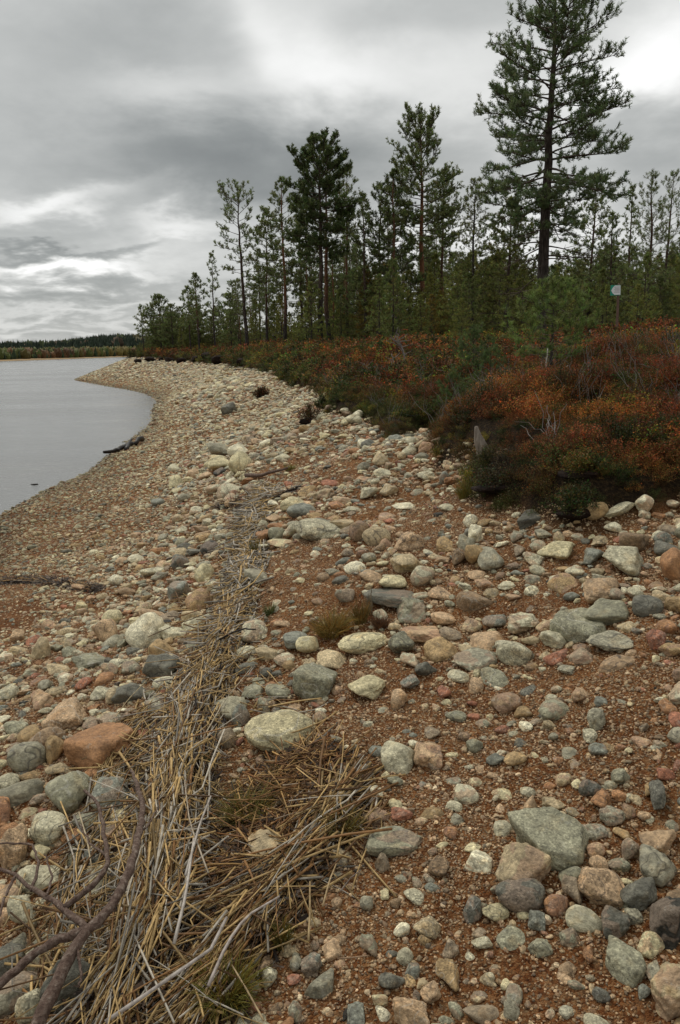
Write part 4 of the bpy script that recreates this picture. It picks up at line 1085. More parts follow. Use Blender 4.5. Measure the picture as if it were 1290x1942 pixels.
GT = [(630, 1200, 90, 36, (.32, .24, .07), 420, 'yellow-brown grass tuft on gravel above the rounded cream cobble', 1.0),
 (684, 1180, 44, 40, (.24, .18, .06), 220, 'pale yellow grass tuft at the corner of the arched cream stone', .9),
 (722, 1190, 44, 18, (.16, .09, .05), 260, 'small dark mossy tuft between pale stones in the middle', .7),
 (428, 1905, 120, 78, (.24, .22, .05), 520, 'green and yellow grass tuft at the foot of the reeds', 1.3),
 (535, 1795, 46, 50, (.19, .17, .04), 160, 'small green grass tuft right of the right fan of reeds', 1.1),
 (385, 1460, 34, 34, (.09, .14, .03), 130, 'small bright green tuft sprouting from the thick reeds', 1.0),
 (650, 1585, 80, 50, (.26, .22, .07), 300, 'yellow grass tuft at the right edge of the loose reed mat', 1.1),
 (470, 1560, 110, 60, (.22, .20, .06), 420, 'dark green grass growing through the loose reed mat', 1.1),
 (560, 1475, 80, 36, (.20, .15, .05), 260, 'sparse yellowish grass below the large domed cream boulder', 1.2),
 (884, 940, 54, 30, (.26, .24, .06), 300, 'yellow-green grass tuft at the tip of the heather sod', .9),
 (550, 892, 30, 12, (.26, .26, .07), 150, 'thin green grass patch on gravel behind the cobble ridge', .9),
 (482, 1060, 22, 38, (.20, .19, .05), 130, 'yellow-green tuft on the right side of the upper reeds', .9),
 (512, 1165, 30, 20, (.16, .20, .08), 110, 'faint green tuft right of the upper reeds', .9)]
for g_ in GT: grass_tuft(*g_)
def stalks(px, py, hpx, n, lab, spread=.5):
    x, y, t_ = hit([px], [py]); x, y, t_ = float(x[0]), float(y[0]), float(t_[0]); Hh = hpx * t_ / FPX
    tt = np.linspace(0, 1, 6); a = rng.uniform(0, 6.28, n); ln = rng.uniform(.25, 1, n) * Hh; sp = rng.uniform(.05, spread, n) * ln
    pos = np.zeros((n, 6, 3)); pos[..., 0] = np.outer(sp * np.cos(a), tt) + rng.normal(size=(n, 1)) * .03; pos[..., 1] = np.outer(sp * np.sin(a), tt) + rng.normal(size=(n, 1)) * .03; pos[..., 2] = np.outer(ln, tt) - np.outer(sp * .4, tt ** 2)
    V, F = tubes(pos, np.outer(rng.uniform(.0016, .0026, n), [1, 1, .9, .8, .6, .4]), 4)
    cc = np.repeat(np.array([.26, .205, .13]) * rng.uniform(.5, 1.2, (n, 1)), 24, axis=0)
    o = link('dry_grass', mk_mesh('dry_grass', V, F, M_STRAW, False, {'lv': ('FLOAT_COLOR', 'POINT', np.concatenate([cc, np.ones((len(cc), 1))], 1))}), loc=(x, y, Hs(x, y)))
    tag(o, lab, 'dry grass')
stalks(460, 912, 86, 11, 'tall thin dry grass stalks standing on the cobble ridge', .55)
stalks(445, 962, 54, 16, 'short splayed dry grass stalks above the first reeds', .9)
stalks(400, 955, 30, 12, 'low splayed dry grass stalks left of the first reeds', .9)
stalks(705, 1165, 54, 16, 'faint dry stalks rising from the pale yellow tuft', .4)
o = line_obj('dark_stick', ground_line([(468, 902, .02), (500, 900, .03), (545, 888, .03)], .02, 12, .004), .028, .012, M_BRANCH); tag(o, 'brown rotten stick lying right of the tall dry grass stalks', 'stick')

# ------------------------------------------------------------------ heath: dwarf shrubs
def leaf_cloud(n, rx, rz, ls, seed, upright=.4, stems=26, thin=.55):
    r = np.random.default_rng(seed)
    # a few sprigs, each a stem with leaves along it
    tips = r.normal(size=(stems, 3)) * [rx * .55, rx * .55, 0]; tips[:, 2] = rz * r.uniform(.45, 1.1, stems) * np.exp(-(np.hypot(tips[:, 0], tips[:, 1]) / (rx * 1.3)) ** 2)
    base = tips * [.45, .45, 0]; base[:, 2] = -.03
    tt = np.linspace(0, 1, 4)
    P_ = base[:, None] * (1 - tt)[None, :, None] + tips[:, None] * tt[None, :, None]; P_[:, 1:3] += r.normal(size=(stems, 2, 3)) * rx * .05
    V0, F0 = tubes(P_, np.full((stems, 4), ls * .12), 3, False)
    i = r.integers(0, stems, n); u = r.random(n) ** .6
    c = base[i] * (1 - u)[:, None] + tips[i] * u[:, None] + r.normal(size=(n, 3)) * rx * .085
    d = r.normal(size=(n, 3)); d[:, 2] = np.abs(d[:, 2]) * upright + .2; d /= np.linalg.norm(d, axis=1, keepdims=True)
    s = np.cross(d, r.normal(size=(n, 3))); s /= np.linalg.norm(s, axis=1, keepdims=True)
    L = ls * r.uniform(.6, 1.3, n)[:, None]; W_ = L * thin * .5
    Q = np.stack([c, c + d * L * .5 + s * W_, c + d * L, c + d * L * .5 - s * W_], 1)
    nv = len(V0)
    V = np.vstack([V0, Q.reshape(-1, 3)])
    F = [F0[0], nv + np.arange(n * 4).reshape(-1, 4)]
    lv = r.uniform(.55, 1.45, (n, 1)) * (1 + r.normal(size=(n, 3)) * [.10, .16, .12]); 
    # some leaves of each sprig are green, some bright red
    m = r.random(n); lv[m < .20] *= [.45, 1.25, .8]; lv[m > .93] *= [1.9, 1.1, .8]
    cc = np.vstack([np.tile([[.55, .6, .7]], (nv, 1)), np.repeat(lv, 4, axis=0)])
    return mk_mesh('dwarf_shrub', V, F, M_LEAF, False, {'lv': ('FLOAT_COLOR', 'POINT', np.concatenate([np.clip(cc, 0, 3), np.ones((len(cc), 1))], 1))})
C_SHRUB = proto_collection('shrub_sprig', [leaf_cloud(1100, .16, .20, .013, 100 + i, thin=.6, stems=34) for i in range(4)] + [leaf_cloud(1300, .15, .15, .011, 200 + i, upright=1.2, thin=.3, stems=46) for i in range(3)])
C_SHRUB2 = proto_collection('shrub_clump', [leaf_cloud(420, .16, .20, .024, 300 + i, thin=.6, stems=20) for i in range(5)])
def heath(n, r0, r1, name, coll, nk, smin, smax, label, a=(-36, 40)):
    u = rng.random(n); r = np.exp(np.log(r0) + (np.log(r1) - np.log(r0)) * u ** .75) if r1 > 12 else np.sqrt(rng.uniform(r0 ** 2, r1 ** 2, n))
    an = np.radians(rng.uniform(*a, n)); x = r * np.sin(an); y = r * np.cos(an)
    sd = sdist(x, y) + fbm(x * 5, y * 5, 91, 3) * .18
    hole = fbm(x * 1.7, y * 1.7, 88, 3)
    k = (sd > .0) & ((hole > -.27) | (r > 14))
    x, y, r, sd = x[k], y[k], r[k], sd[k]; n = len(x); z = H(x, y)
    # species patches: bog blueberry red, bilberry orange, crowberry / heather dark green, moss yellow
    pat = fbm(x * .55, y * .55, 61, 4) * 2.6; pat2 = fbm(x * 1.6, y * 1.6, 62, 4) * 2.6; azm = np.degrees(np.arctan2(x, y))
    redness = .02 + .75 * pat + .22 * sstep(8, 20, azm) + .20 * sstep(.5, 2.2, sd) - .30 * (1 - sstep(.05, .7, sd)) + .10 * sstep(20, 60, r)
    k1 = sstep(-.15, .40, redness)[:, None]; k2 = sstep(.05, .6, pat2 + .05)[:, None]; k3 = sstep(.35, .75, pat2 - .8 * pat)[:, None]
    green = np.array([.075, .088, .024]); brown = np.array([.135, .078, .025]); red = np.array([.26, .060, .026]); orange = np.array([.38, .135, .032]); yel = np.array([.26, .20, .035])
    c = green * (1 - k1) + (red * (1 - k2) + orange * k2) * k1
    c = c * (1 - .30) + brown * .30
    c = c * (1 - k3 * .6) + yel * k3 * .6
    pick = rng.random((n, 1)); c = np.where(pick < .22, green * .8, np.where(pick > .95, yel, np.where(pick > .86, brown * .6, c)))
    c = c * rng.uniform(.45, 1.55, (n, 1)) * (1 + fbm(x * 2.6, y * 2.6, 64, 3)[:, None] * 1.3)
    c = np.clip(c, .006, .6)
    s = smin + (smax - smin) * (np.log(r / r0) / np.log(r1 / r0)) ** 1.1
    s = s * rng.uniform(.7, 1.3, n) * (.55 + .45 * sstep(0, .5, sd))
    s = s * (1 + fbm(x * 1.9, y * 1.9, 65, 3) * .9)
    scl = np.stack([s, s, s * rng.uniform(.45, 1.15, n)], 1)
    rot = np.stack([rng.normal(size=n) * .2, rng.normal(size=n) * .2, rng.uniform(0, 6.28, n)], 1)
    idx = rng.integers(0, nk, n)
    scatter(name, np.stack([x, y, z - .01], 1), rot, scl, idx, c, rng.random(n), coll, label)
    print(name, n, time.time() - T0)
heath(17000, 2.5, 12, 'heath_shrubs', C_SHRUB, 7, .62, .98, 'low red, orange and green heather and berry shrubs on the near bank')
heath(46000, 11, 130, 'far_heath_shrubs', C_SHRUB2, 5, 1.0, 3.6, 'red-brown heath carpet running back under the trees', (-20, 40))

# bare grey twigs sticking out of the heath
def twig_proto(seed):
    r = np.random.default_rng(seed); m = 9; tt = np.linspace(0, 1, 5)
    e = r.normal(size=(m, 3)) * [.10, .10, 0]; e[:, 2] = r.uniform(.15, .36, m); b = e * [.2, .2, 0]
    P_ = b[:, None] * (1 - tt)[None, :, None] + e[:, None] * tt[None, :, None] + r.normal(size=(m, 5, 3)) * .012
    V, F = tubes(P_, np.tile(np.linspace(.0024, .001, 5), (m, 1)), 3, False)
    return mk_mesh('bare_twigs', V, F, M_TWIG)
C_TWIG = proto_collection('bare_twig', [twig_proto(600 + i) for i in range(4)])
n = 650; r = np.sqrt(rng.uniform(3 ** 2, 16 ** 2, n)); an = np.radians(rng.uniform(-30, 38, n)); x = r * np.sin(an); y = r * np.cos(an); k = sdist(x, y) > .05
x, y = x[k], y[k]; n = len(x); s = rng.uniform(.7, 1.3, n)
scatter('bare_heath_twigs', np.stack([x, y, H(x, y)], 1), np.stack([rng.normal(size=n) * .4, rng.normal(size=n) * .4, rng.uniform(0, 6.28, n)], 1), np.stack([s, s, s], 1), rng.integers(0, 4, n), np.ones((n, 3)) * .2, rng.random(n), C_TWIG, 'thin bare grey twigs sticking out of the heath')

# heather sods that slid onto the gravel
def sod(px, py, wpx, hpx, lab, c0, nleaf=1500):
    x, y, t_ = hit([px], [py]); x, y, t_ = float(x[0]), float(y[0]), float(t_[0])
    rx = wpx * t_ / FPX / 2; hh = hpx * t_ / FPX
    root = link('heather_sod', None, loc=(x, y, Hs(x, y))); tag(root, lab, 'heather sod')
    v, f = stone_verts(int(px), 'semi', 4); v = v * [rx * .7, rx * .5, hh * .22] + [0, 0, hh * .02]
    link('peat_base', mk_mesh('peat_base', v, f, M_PEAT, True), root)
    m = leaf_cloud(nleaf, rx * .8, hh * 1.1, .014 * max(1, t_ / 7), int(px) + 1, stems=50); o = link('foliage', m, root, loc=(0, 0, hh * .2)); o['tint'] = c0; o['rnd'] = .3
sod(588, 800, 60, 30, 'dark heather sod slumped on gravel left of the gully', [.09, .05, .02])
sod(612, 778, 40, 22, 'small green heather sod at the bank edge above the slumped one', [.06, .06, .02])
sod(498, 752, 40, 14, 'thin brown sod on the far cobble slope', [.09, .045, .02])
sod(945, 925, 150, 36, 'long dark heather sod lying below the grey stump', [.06, .045, .02], 2600)
sod(1095, 900, 110, 40, 'yellowish moss and heather sod among pale stones', [.14, .10, .025], 2200)
sod(1090, 975, 110, 50, 'dark green heather sod hanging over the stones at the bank foot', [.055, .055, .018], 2400)

# black peat lumps along the distant edge of the bank
PL = [(262,681,16,7),(285,678,22,8),(305,676,16,6),(322,678,20,7),(345,680,24,8),(372,678,26,9),(395,674,30,12),(418,680,34,12),(440,676,26,10),(462,682,30,9),(487,680,26,8),(512,678,24,8),(545,674,26,9),(575,672,22,7)]
for k, (px, py, wp, hp) in enumerate(PL):
    hx_, hy_, ht_ = hit([px], [py + 8]); t_ = float(ht_[0]); rx = wp * t_ / FPX / 2; hz = hp * t_ / FPX / 2
    o = link('peat_lump', stone_mesh('ang', k % 5, 4).copy(), loc=(float(hx_[0]), float(hy_[0]), Hs(float(hx_[0]), float(hy_[0])) + hz * .9), scale=(rx, rx * .7, hz * 1.5), rot=(0, 0, k))
    o.data.materials.clear(); o.data.materials.append(M_PEAT)
    tag(o, 'black torn peat lump on the distant edge of the bank', 'peat lump', 'black peat lumps along the distant bank edge')
print('heath', time.time() - T0)
# ------------------------------------------------------------------ pines
def pine(seed, Ht, cb, width, r0=.16, nl=60, blade=.10, nb=10, top=.0, droop=0.0, prof=None, density=1.0, dead=0, lean=(0, 0), bw=.018, low_angle=-.05, top_angle=.8, tuft_sp=.16):
    """Scots pine: returns trunk, limbs and crown meshes (base at the origin)"""
    r = np.random.default_rng(seed)
    nt = 16; tz = np.linspace(0, 1, nt)
    cx = np.cumsum(r.normal(size=nt)) * .008 * Ht * .35; cy = np.cumsum(r.normal(size=nt)) * .008 * Ht * .35
    T = np.stack([cx - cx[0] + lean[0] * tz * Ht, cy - cy[0] + lean[1] * tz * Ht, tz * Ht], 1)
    T[0, 2] = -.35
    RT = r0 * (1 - tz) ** .75 * .95 + r0 * .06; RT[0] *= 1.25
    def tp(t): return np.array([np.interp(t, tz, T[:, i]) for i in range(3)])
    Vt, Ft = tubes(T[None], RT[None], 10, False)
    LP, LR, TP, TD = [], [], [], []
    ga = r.uniform(0, 6.28)
    for i in range(nl + dead):
        isdead = i >= nl
        t = cb + (1 - cb) * ((i + .5) / nl) ** .9 if not isdead else r.uniform(max(.08, cb - .28), cb + .08)
        t = min(t, .985); ga += 2.4 + r.normal() * .35
        u = min(max((t - cb) / (1 - cb), 0), 1)
        if prof is None: w_ = width * (max(0.0, math.sin(min(1, (u * .82 + .18)) ** .8 * math.pi)) ** .55) * (1 - .25 * u)
        else: w_ = width * np.interp(u, prof[0], prof[1])
        L = 1.16 * w_ * r.uniform(.55, 1.1) if not isdead else width * r.uniform(.35, .8)
        L = max(L, .12)
        el_ = low_angle + (top_angle - low_angle) * max(u, 0) ** 1.5 + r.normal() * .12
        if isdead: el_ = r.uniform(-.5, .05)
        p0 = tp(t); n = 7; s = np.linspace(0, 1, n)
        bend = r.uniform(.1, .5) + droop * .0
        ee = el_ - droop * np.sin(s * 2.2) + bend * s ** 2
        aa_ = ga + r.normal() * .25 * s + np.cumsum(r.normal(size=n)) * .09
        st_ = np.stack([np.cos(ee) * np.cos(aa_), np.cos(ee) * np.sin(aa_), np.sin(ee)], 1) * (L / (n - 1))
        P_ = p0 + np.vstack([[0, 0, 0], np.cumsum(st_[:-1], 0)])
        rad0 = max(.005, (.008 + .010 * L) * (r0 / .16) ** .5)
        LP.append(P_); LR.append(rad0 * (1 - .8 * s))
        # side twigs
        nt2 = int(max(3, L * 7 * (1 if not isdead else .7) * density))
        for j in range(nt2):
            q_ = r.uniform(.22 if not isdead else .3, 1) ** .8; pb = np.array([np.interp(q_, s, P_[:, m]) for m in range(3)])
            side = 1 if j % 2 else -1; a2 = np.interp(q_, s, aa_) + side * r.uniform(.4, 1.15); l2 = (L * .38 * (1.1 - q_ * .7) + .12) * r.uniform(.6, 1.2)
            e2 = np.interp(q_, s, ee) + r.normal() * .3 + .12
            s2 = np.linspace(0, 1, 7); ee2 = e2 + s2 * r.uniform(.0, .7)
            d2 = np.stack([np.cos(ee2) * np.cos(a2 + s2 * r.normal() * .5), np.cos(ee2) * np.sin(a2 + s2 * r.normal() * .5), np.sin(ee2)], 1) * l2 / 6
            Q = pb + np.vstack([[0, 0, 0], np.cumsum(d2[:-1], 0)])
            LP.append(Q); LR.append(np.linspace(min(rad0 * .45, .011), .003, 7) * (1.25 if blade > .14 else 1))
            if isdead: continue
            nk = max(2, int(l2 / tuft_sp))
            for m in range(nk):
                f_ = 1 - (m + r.random() * .6) / nk * .72
                c = np.array([np.interp(f_, s2, Q[:, k]) for k in range(3)]) + r.normal(size=3) * blade * .22
                dd = d2[-1] / (np.linalg.norm(d2[-1]) + 1e-9) + np.array([0, 0, .55]) + r.normal(size=3) * .35
                TP.append(c); TD.append(dd)
        if not isdead:
            TP.append(P_[-1]); TD.append(st_[-1] / np.linalg.norm(st_[-1]) + np.array([0, 0, .5]))
    for m in range(6):
        TP.append(tp(1.0) + r.normal(size=3) * .05 * blade * 6 - [0, 0, m * .05]); TD.append(np.array([0, 0, 1.0]) + r.normal(size=3) * .4)
    Vl, Fl = tubes(np.array(LP), np.array(LR), 4, False)
    TP = np.array(TP); TD = np.array(TD); TD /= np.linalg.norm(TD, axis=1, keepdims=True); m = len(TP)
    # needles: narrow triangles fanned around each shoot
    sh = blade * .9; nb = int(nb * 1.1)
    a = r.random((m, nb)) ; base = TP[:, None] + TD[:, None] * (a * sh - sh * .35)[..., None]
    rd = r.normal(size=(m, nb, 3)); rd -= (rd * TD[:, None]).sum(-1, keepdims=True) * TD[:, None]; rd /= np.linalg.norm(rd, axis=2, keepdims=True)
    dirn = TD[:, None] * .65 + rd * .8; dirn /= np.linalg.norm(dirn, axis=2, keepdims=True)
    sd_ = np.cross(dirn, r.normal(size=(m, nb, 3))); sd_ /= np.linalg.norm(sd_, axis=2, keepdims=True)
    ln = blade * r.uniform(.6, 1.15, (m, nb, 1))
    Tn = np.stack([base - sd_ * bw, base + sd_ * bw, base + dirn * ln + sd_ * bw * .4, base + dirn * ln - sd_ * bw * .25], 2).reshape(-1, 3)
    lv = np.repeat(r.uniform(.6, 1.4, (m, 1)) * (1 + r.normal(size=(m, 3)) * .08), nb * 4, axis=0)
    trunk = mk_mesh('trunk', Vt, Ft, M_BARK, True)
    limbs = mk_mesh('limbs', Vl, Fl, M_LIMB, True)
    crown = mk_mesh('crown', Tn, np.arange(m * nb * 4).reshape(-1, 4), M_LEAF, False, {'lv': ('FLOAT_COLOR', 'POINT', np.concatenate([lv, np.ones((len(lv), 1))], 1))})
    return trunk, limbs, crown
NTRI = [0]
def tree_obj(meshes, name, loc, rz, tint, orange, label, group=None, s=1.0):
    root = link(name, None, loc=loc, rot=(0, 0, rz)); root.scale = (s, s, s); tag(root, label, 'tree', group)
    for nm, me_ in zip(('trunk', 'limbs', 'crown'), meshes):
        o = link(nm, me_, root); o['tint'] = [float(v) for v in tint]; o['rnd'] = .5; o['orange'] = float(orange)
    return root
def base_at(px, dist):
    x, y = at_dist(np.array([float(px)]), dist); x, y = float(x[0]), float(y[0]); return x, y, Hs(x, y)
HOR = lambda px: 676.3 - .01746 * px
GN = (.165, .195, .070)
def hero(px, toppy, cbpy, hwpx, dist, seed, label, name='pine_tree', orange=.6, tint=GN, **kw):
    """px: base column; toppy / cbpy: rows of the top and of the lowest live branches; hwpx: half width of the crown"""
    x, y, z = base_at(px, dist)
    k = dist / FPX * 1.0
    el_t = azel(px, toppy)[1]; el_c = azel(px, cbpy)[1]
    Ht = CAMZ + dist * math.tan(el_t) - z; hc = CAMZ + dist * math.tan(el_c) - z
    ms = pine(seed, Ht, max(.05, hc / Ht), hwpx * k * (1.12 if dist > 30 else 1), **{**kw, 'nl': int(kw['nl'] * (1.25 if dist > 30 else 1))})
    NTRI[0] += sum(len(m.polygons) * 2 for m in ms)
    return tree_obj(ms, name, (x, y, z), 0, tint, orange, label)
D = dict
# the tall pine at the right
hero(1021, -18, 440, 122, 26, 11, 'tallest pine with dark straight trunk rising out of the top of the picture', orange=.08, tint=(.145, .19, .080), r0=.20, nl=92, blade=.105, nb=13, bw=.0085, dead=18, droop=.22, low_angle=-.15, top_angle=.8, lean=(.004, 0), density=1.45, tuft_sp=.09, prof=([0, .12, .3, .55, .75, .92, 1], [.62, .9, .95, .8, .85, .6, .25]))
hero(797, 240, 470, 60, 50, 12, 'tall pine with a round top and bright orange-red trunk', orange=1.0, r0=.19, nl=54, blade=.152, nb=11, bw=0.0179, dead=10, tuft_sp=0.136, top_angle=.95, prof=([0, .2, .5, .7, .85, 1], [.7, 1.0, .95, .75, .8, .45]))
hero(611, 276, 500, 54, 50, 13, 'tall dense dark pine left of the gap, its trunk dark to the ground', orange=.15, tint=(.095, .125, .042), r0=.19, nl=64, blade=.152, nb=13, bw=0.0204, dead=8, tuft_sp=0.118, density=1.25, prof=([0, .2, .5, .8, 1], [.6, .85, 1.0, .85, .4]))
hero(626, 292, 480, 46, 53, 14, 'tall pine growing tight against the right of the dense dark pine', orange=.8, r0=.16, nl=46, blade=.152, nb=10, bw=0.0179, dead=8, tuft_sp=0.136)
hero(660, 330, 420, 34, 56, 15, 'thin pine with a few long bare branches reaching right', orange=.6, r0=.12, nl=26, blade=.144, nb=9, bw=0.0161, dead=8, tuft_sp=0.186, density=.7)
hero(541, 342, 560, 42, 60, 16, 'tall sparse pine with an orange trunk between two slimmer ones', orange=.9, r0=.15, nl=46, blade=.160, nb=10, bw=0.0204, dead=10, tuft_sp=0.155)
hero(469, 356, 600, 36, 60, 17, 'slender pine with a pale straight trunk standing clear left of the grove', orange=.15, r0=.15, nl=44, blade=.160, nb=9, bw=0.0204, dead=14, tuft_sp=0.174, density=.8, prof=([0, .3, .6, .85, 1], [.8, .95, .95, 1.0, .5]))
hero(508, 400, 560, 38, 64, 18, 'medium pine just right of the slender pale-trunked one', orange=.4, r0=.11, nl=40, blade=.152, nb=10, bw=0.0204, dead=6, tuft_sp=0.161)
hero(574, 380, 600, 30, 62, 19, 'thin dark-trunked pine left of the tall dense dark pine', orange=.2, r0=.12, nl=40, blade=.152, nb=10, bw=0.0204, dead=6, tuft_sp=0.161)
hero(692, 372, 600, 38, 48, 20, 'pointed medium pine between the dense pine and the orange-trunked pine', orange=.2, r0=.11, nl=52, blade=.128, nb=10, bw=0.0179, dead=6, tuft_sp=0.136)
hero(748, 328, 560, 48, 48, 21, 'bushy pine with brown trunk touching the left of the orange-trunked pine', orange=.6, tint=(.110, .135, .045), r0=.17, nl=52, blade=.144, nb=11, bw=0.0187, dead=8, tuft_sp=0.130)
hero(722, 352, 560, 40, 52, 22, 'dark pine with drooping crown second left of the orange-trunked pine', orange=.3, tint=(.095, .12, .040), r0=.12, nl=44, blade=.144, nb=10, bw=0.0187, dead=6, tuft_sp=0.149)
hero(838, 330, 540, 46, 54, 23, 'grey-green pine right behind the orange-trunked pine', orange=.4, r0=.13, nl=44, blade=.152, nb=10, bw=0.0179, dead=6, tuft_sp=0.161)
hero(896, 346, 640, 36, 36, 24, 'dense narrow pointed tree green down to the heather', name='young_pine', orange=.0, tint=(.14, .155, .042), r0=.09, nl=96, blade=.088, nb=12, bw=0.0085, tuft_sp=0.081, low_angle=-.1, top_angle=.7, prof=([0, .3, .7, 1], [.9, 1.0, .75, .2]))
hero(960, 388, 620, 56, 34, 25, 'broad olive-green bushy pine left of the tallest pine', orange=.3, tint=(.155, .165, .046), r0=.10, nl=70, blade=.104, nb=11, bw=0.0153, tuft_sp=0.105)
hero(1112, 345, 620, 52, 42, 26, 'bushy pine right of the tallest pine with a ragged top', orange=.3, r0=.10, nl=60, blade=.120, nb=10, bw=0.0161, tuft_sp=0.124)
hero(1150, 410, 630, 34, 40, 27, 'short pine between the ragged bushy pine and the slim spire', orange=.2, r0=.08, nl=50, blade=.112, nb=10, bw=0.0153, tuft_sp=0.124)
hero(1184, 356, 620, 26, 46, 28, 'slim pointed pine behind the white and green sign', orange=.2, r0=.08, nl=56, blade=.112, nb=9, bw=0.0153, tuft_sp=0.136, prof=([0, .3, .7, 1], [1, .9, .5, .1]))
hero(1224, 336, 630, 52, 36, 29, 'tall young pine second from the right edge', orange=.3, r0=.09, nl=56, blade=.104, nb=10, bw=0.0085, tuft_sp=0.112, prof=([0, .3, .7, 1], [1, .9, .6, .15]))
hero(1251, 336, 630, 50, 39, 30, 'tall young pine nearest the right edge', orange=.3, r0=.09, nl=54, blade=.104, nb=10, bw=0.0085, tuft_sp=0.112, prof=([0, .3, .7, 1], [1, .9, .6, .15]))
hero(408, 482, 640, 20, 78, 31, 'slim sparse pointed pine at the left of the forest edge', orange=.2, r0=.10, nl=40, blade=.160, nb=8, bw=0.0229, tuft_sp=0.186, density=.8, prof=([0, .3, .7, 1], [1, .8, .6, .2]))
hero(378, 521, 610, 20, 80, 32, 'dark pine with flat layered crown left of the slim pointed pine', orange=.6, r0=.11, nl=36, blade=.160, nb=9, bw=0.0229, tuft_sp=0.161)
hero(362, 546, 625, 20, 84, 33, 'small dark pine leaning left beside the layered pine', orange=.5, r0=.09, nl=34, blade=.160, nb=9, bw=0.0229, tuft_sp=0.161)
hero(306, 563, 650, 30, 92, 34, 'broad bushy pine near the left end of the forest', orange=.3, r0=.10, nl=56, blade=.176, nb=11, bw=0.0170, tuft_sp=0.149)
hero(272, 582, 640, 15, 96, 35, 'small bare-stemmed pine standing last at the lake end of the forest', orange=.2, r0=.08, nl=26, blade=.144, nb=8, bw=0.0229, tuft_sp=0.186, dead=6)
hero(329, 580, 660, 20, 88, 36, 'rounded young pine right of the broad bushy pine', orange=.3, r0=.08, nl=44, blade=.160, nb=11, bw=0.0170, tuft_sp=0.149)
hero(440, 560, 660, 22, 72, 37, 'green young pine behind the slender pale trunk', orange=.3, r0=.08, nl=50, blade=.144, nb=10, bw=0.0229, tuft_sp=0.136)
print('hero trees', NTRI[0], time.time() - T0)

# young pines and thin trunks of the thicket: copies of a few shapes
young = [pine(400 + i, 5.0, .06 + .05 * (i % 3), .85 + .18 * (i % 3), r0=.06, nl=58, blade=.120, nb=10, bw=0.0161, tuft_sp=0.105, low_angle=-.15, prof=([0, .25, .7, 1], [.8, 1.0, .6, .12])) for i in range(6)]
tallp = [pine(500 + i, 11.0, .42 + .05 * (i % 3), 1.25, r0=.12, nl=46, blade=.152, nb=9, bw=0.0187, dead=8, tuft_sp=0.136) for i in range(5)]
zones_lbl = [(-999, 420, 'in the thicket at the left end of the forest'), (420, 560, 'in the thicket behind the slender pale-trunked pine'), (560, 720, 'in the thicket behind the dense dark pine'),
             (720, 880, 'in the thicket around the orange-trunked pine'), (880, 1060, 'in the thicket left of the tallest pine'), (1060, 1170, 'in the thicket just left of the sign'), (1170, 2000, 'in the thicket right of the sign')]
def lblz(px): return next(z[2] for z in zones_lbl if z[0] <= px < z[1])
def ylab(px, d, want, tint):
    return f"{'tall' if want > 5 else 'low' if want < 2.8 else 'mid-sized'} {'yellow-green' if tint[0] > .195 else 'dark green' if tint[1] < .16 else 'green'} young pine {'at the front' if d < 45 else 'deep'} {lblz(px)}"
spots = []
def try_spot(px, d, mind):
    x, y, z = base_at(px, d)
    for (a, b) in spots:
        if (a - x) ** 2 + (b - y) ** 2 < mind ** 2: return None
    spots.append((x, y)); return x, y, z
ny = 0
for k in range(900):
    px = random.uniform(275, 1330); d = math.exp(random.uniform(math.log(27), math.log(100)))
    if px < 420 and d < 84: continue
    if px < 560 and d < 66: continue
    if px < 700 and d < 46: continue
    if px < 860 and d < 34: continue
    p = try_spot(px, d, 1.0 + d * .009)
    if not p: continue
    # crown tops follow the skyline of the thicket
    top_row = np.interp(px, [270, 320, 420, 520, 640, 760, 900, 1000, 1150, 1290], [632, 600, 585, 560, 520, 490, 470, 490, 470, 475])
    want = (CAMZ + d * math.tan(azel(px, top_row)[1]) - p[2]) * random.uniform(.45, 1.0)
    want = max(1.4, min(want, 8.5))
    g = random.random(); tint = (np.array([.175, .175, .042]) * (1 - g) + np.array([.125, .150, .046]) * g) * random.uniform(.85, 1.55)
    if random.random() < .05: tint = np.array([.22, .16, .035])
    tree_obj(young[k % 6], 'young_pine', p, random.uniform(0, 6.28), tint, .2, ylab(px, d, want, tint), 'young pines, ' + ylab(px, d, want, tint), want / 5.0)
    ny += 1
    if ny >= 215: break
for k in range(40):          # bushy young pines closing the left end of the forest
    px = random.uniform(288, 440); d = random.uniform(88, 112)
    p = try_spot(px, d, 1.0)
    if not p: continue
    want = (CAMZ + d * math.tan(azel(px, np.interp(px, [288, 330, 440], [600, 585, 575]))[1]) - p[2]) * random.uniform(.7, 1.0)
    tint = np.array([.15, .165, .046]) * random.uniform(.85, 1.3)
    t_ = tree_obj(young[k % 6], 'young_pine', p, random.uniform(0, 6.28), tint, .2, ylab(px, d, want, tint), 'young pines, ' + ylab(px, d, want, tint), want / 5.0)
    t_.scale = (want / 5 * 1.35, want / 5 * 1.35, want / 5)
nt_ = 0
for k in range(300):
    px = random.uniform(430, 1000) if k % 4 else random.uniform(1040, 1300); d = random.uniform(58, 100)
    if px < 560 and d < 66: continue
    p = try_spot(px, d, 1.2)
    if not p: continue
    top_row = np.interp(px, [430, 520, 640, 760, 900, 1000, 1290], [545, 470, 430, 400, 440, 455, 450])
    want = (CAMZ + d * math.tan(azel(px, top_row)[1]) - p[2]) * random.uniform(.72, 1.02)
    tree_obj(tallp[k % 5], 'pine_tree', p, random.uniform(0, 6.28), np.array(GN) * random.uniform(.75, 1.1), (1.0 if k % 2 else .1), ('nearer ' if d < 78 else 'farther ') + ('red-trunked' if k % 2 else 'thin-trunked') + ' background pine ' + lblz(px), ('nearer ' if d < 78 else 'farther ') + ('red-trunked' if k % 2 else 'thin-trunked') + ' background pines ' + lblz(px), want / 11.0)
    nt_ += 1
    if nt_ >= 60: break
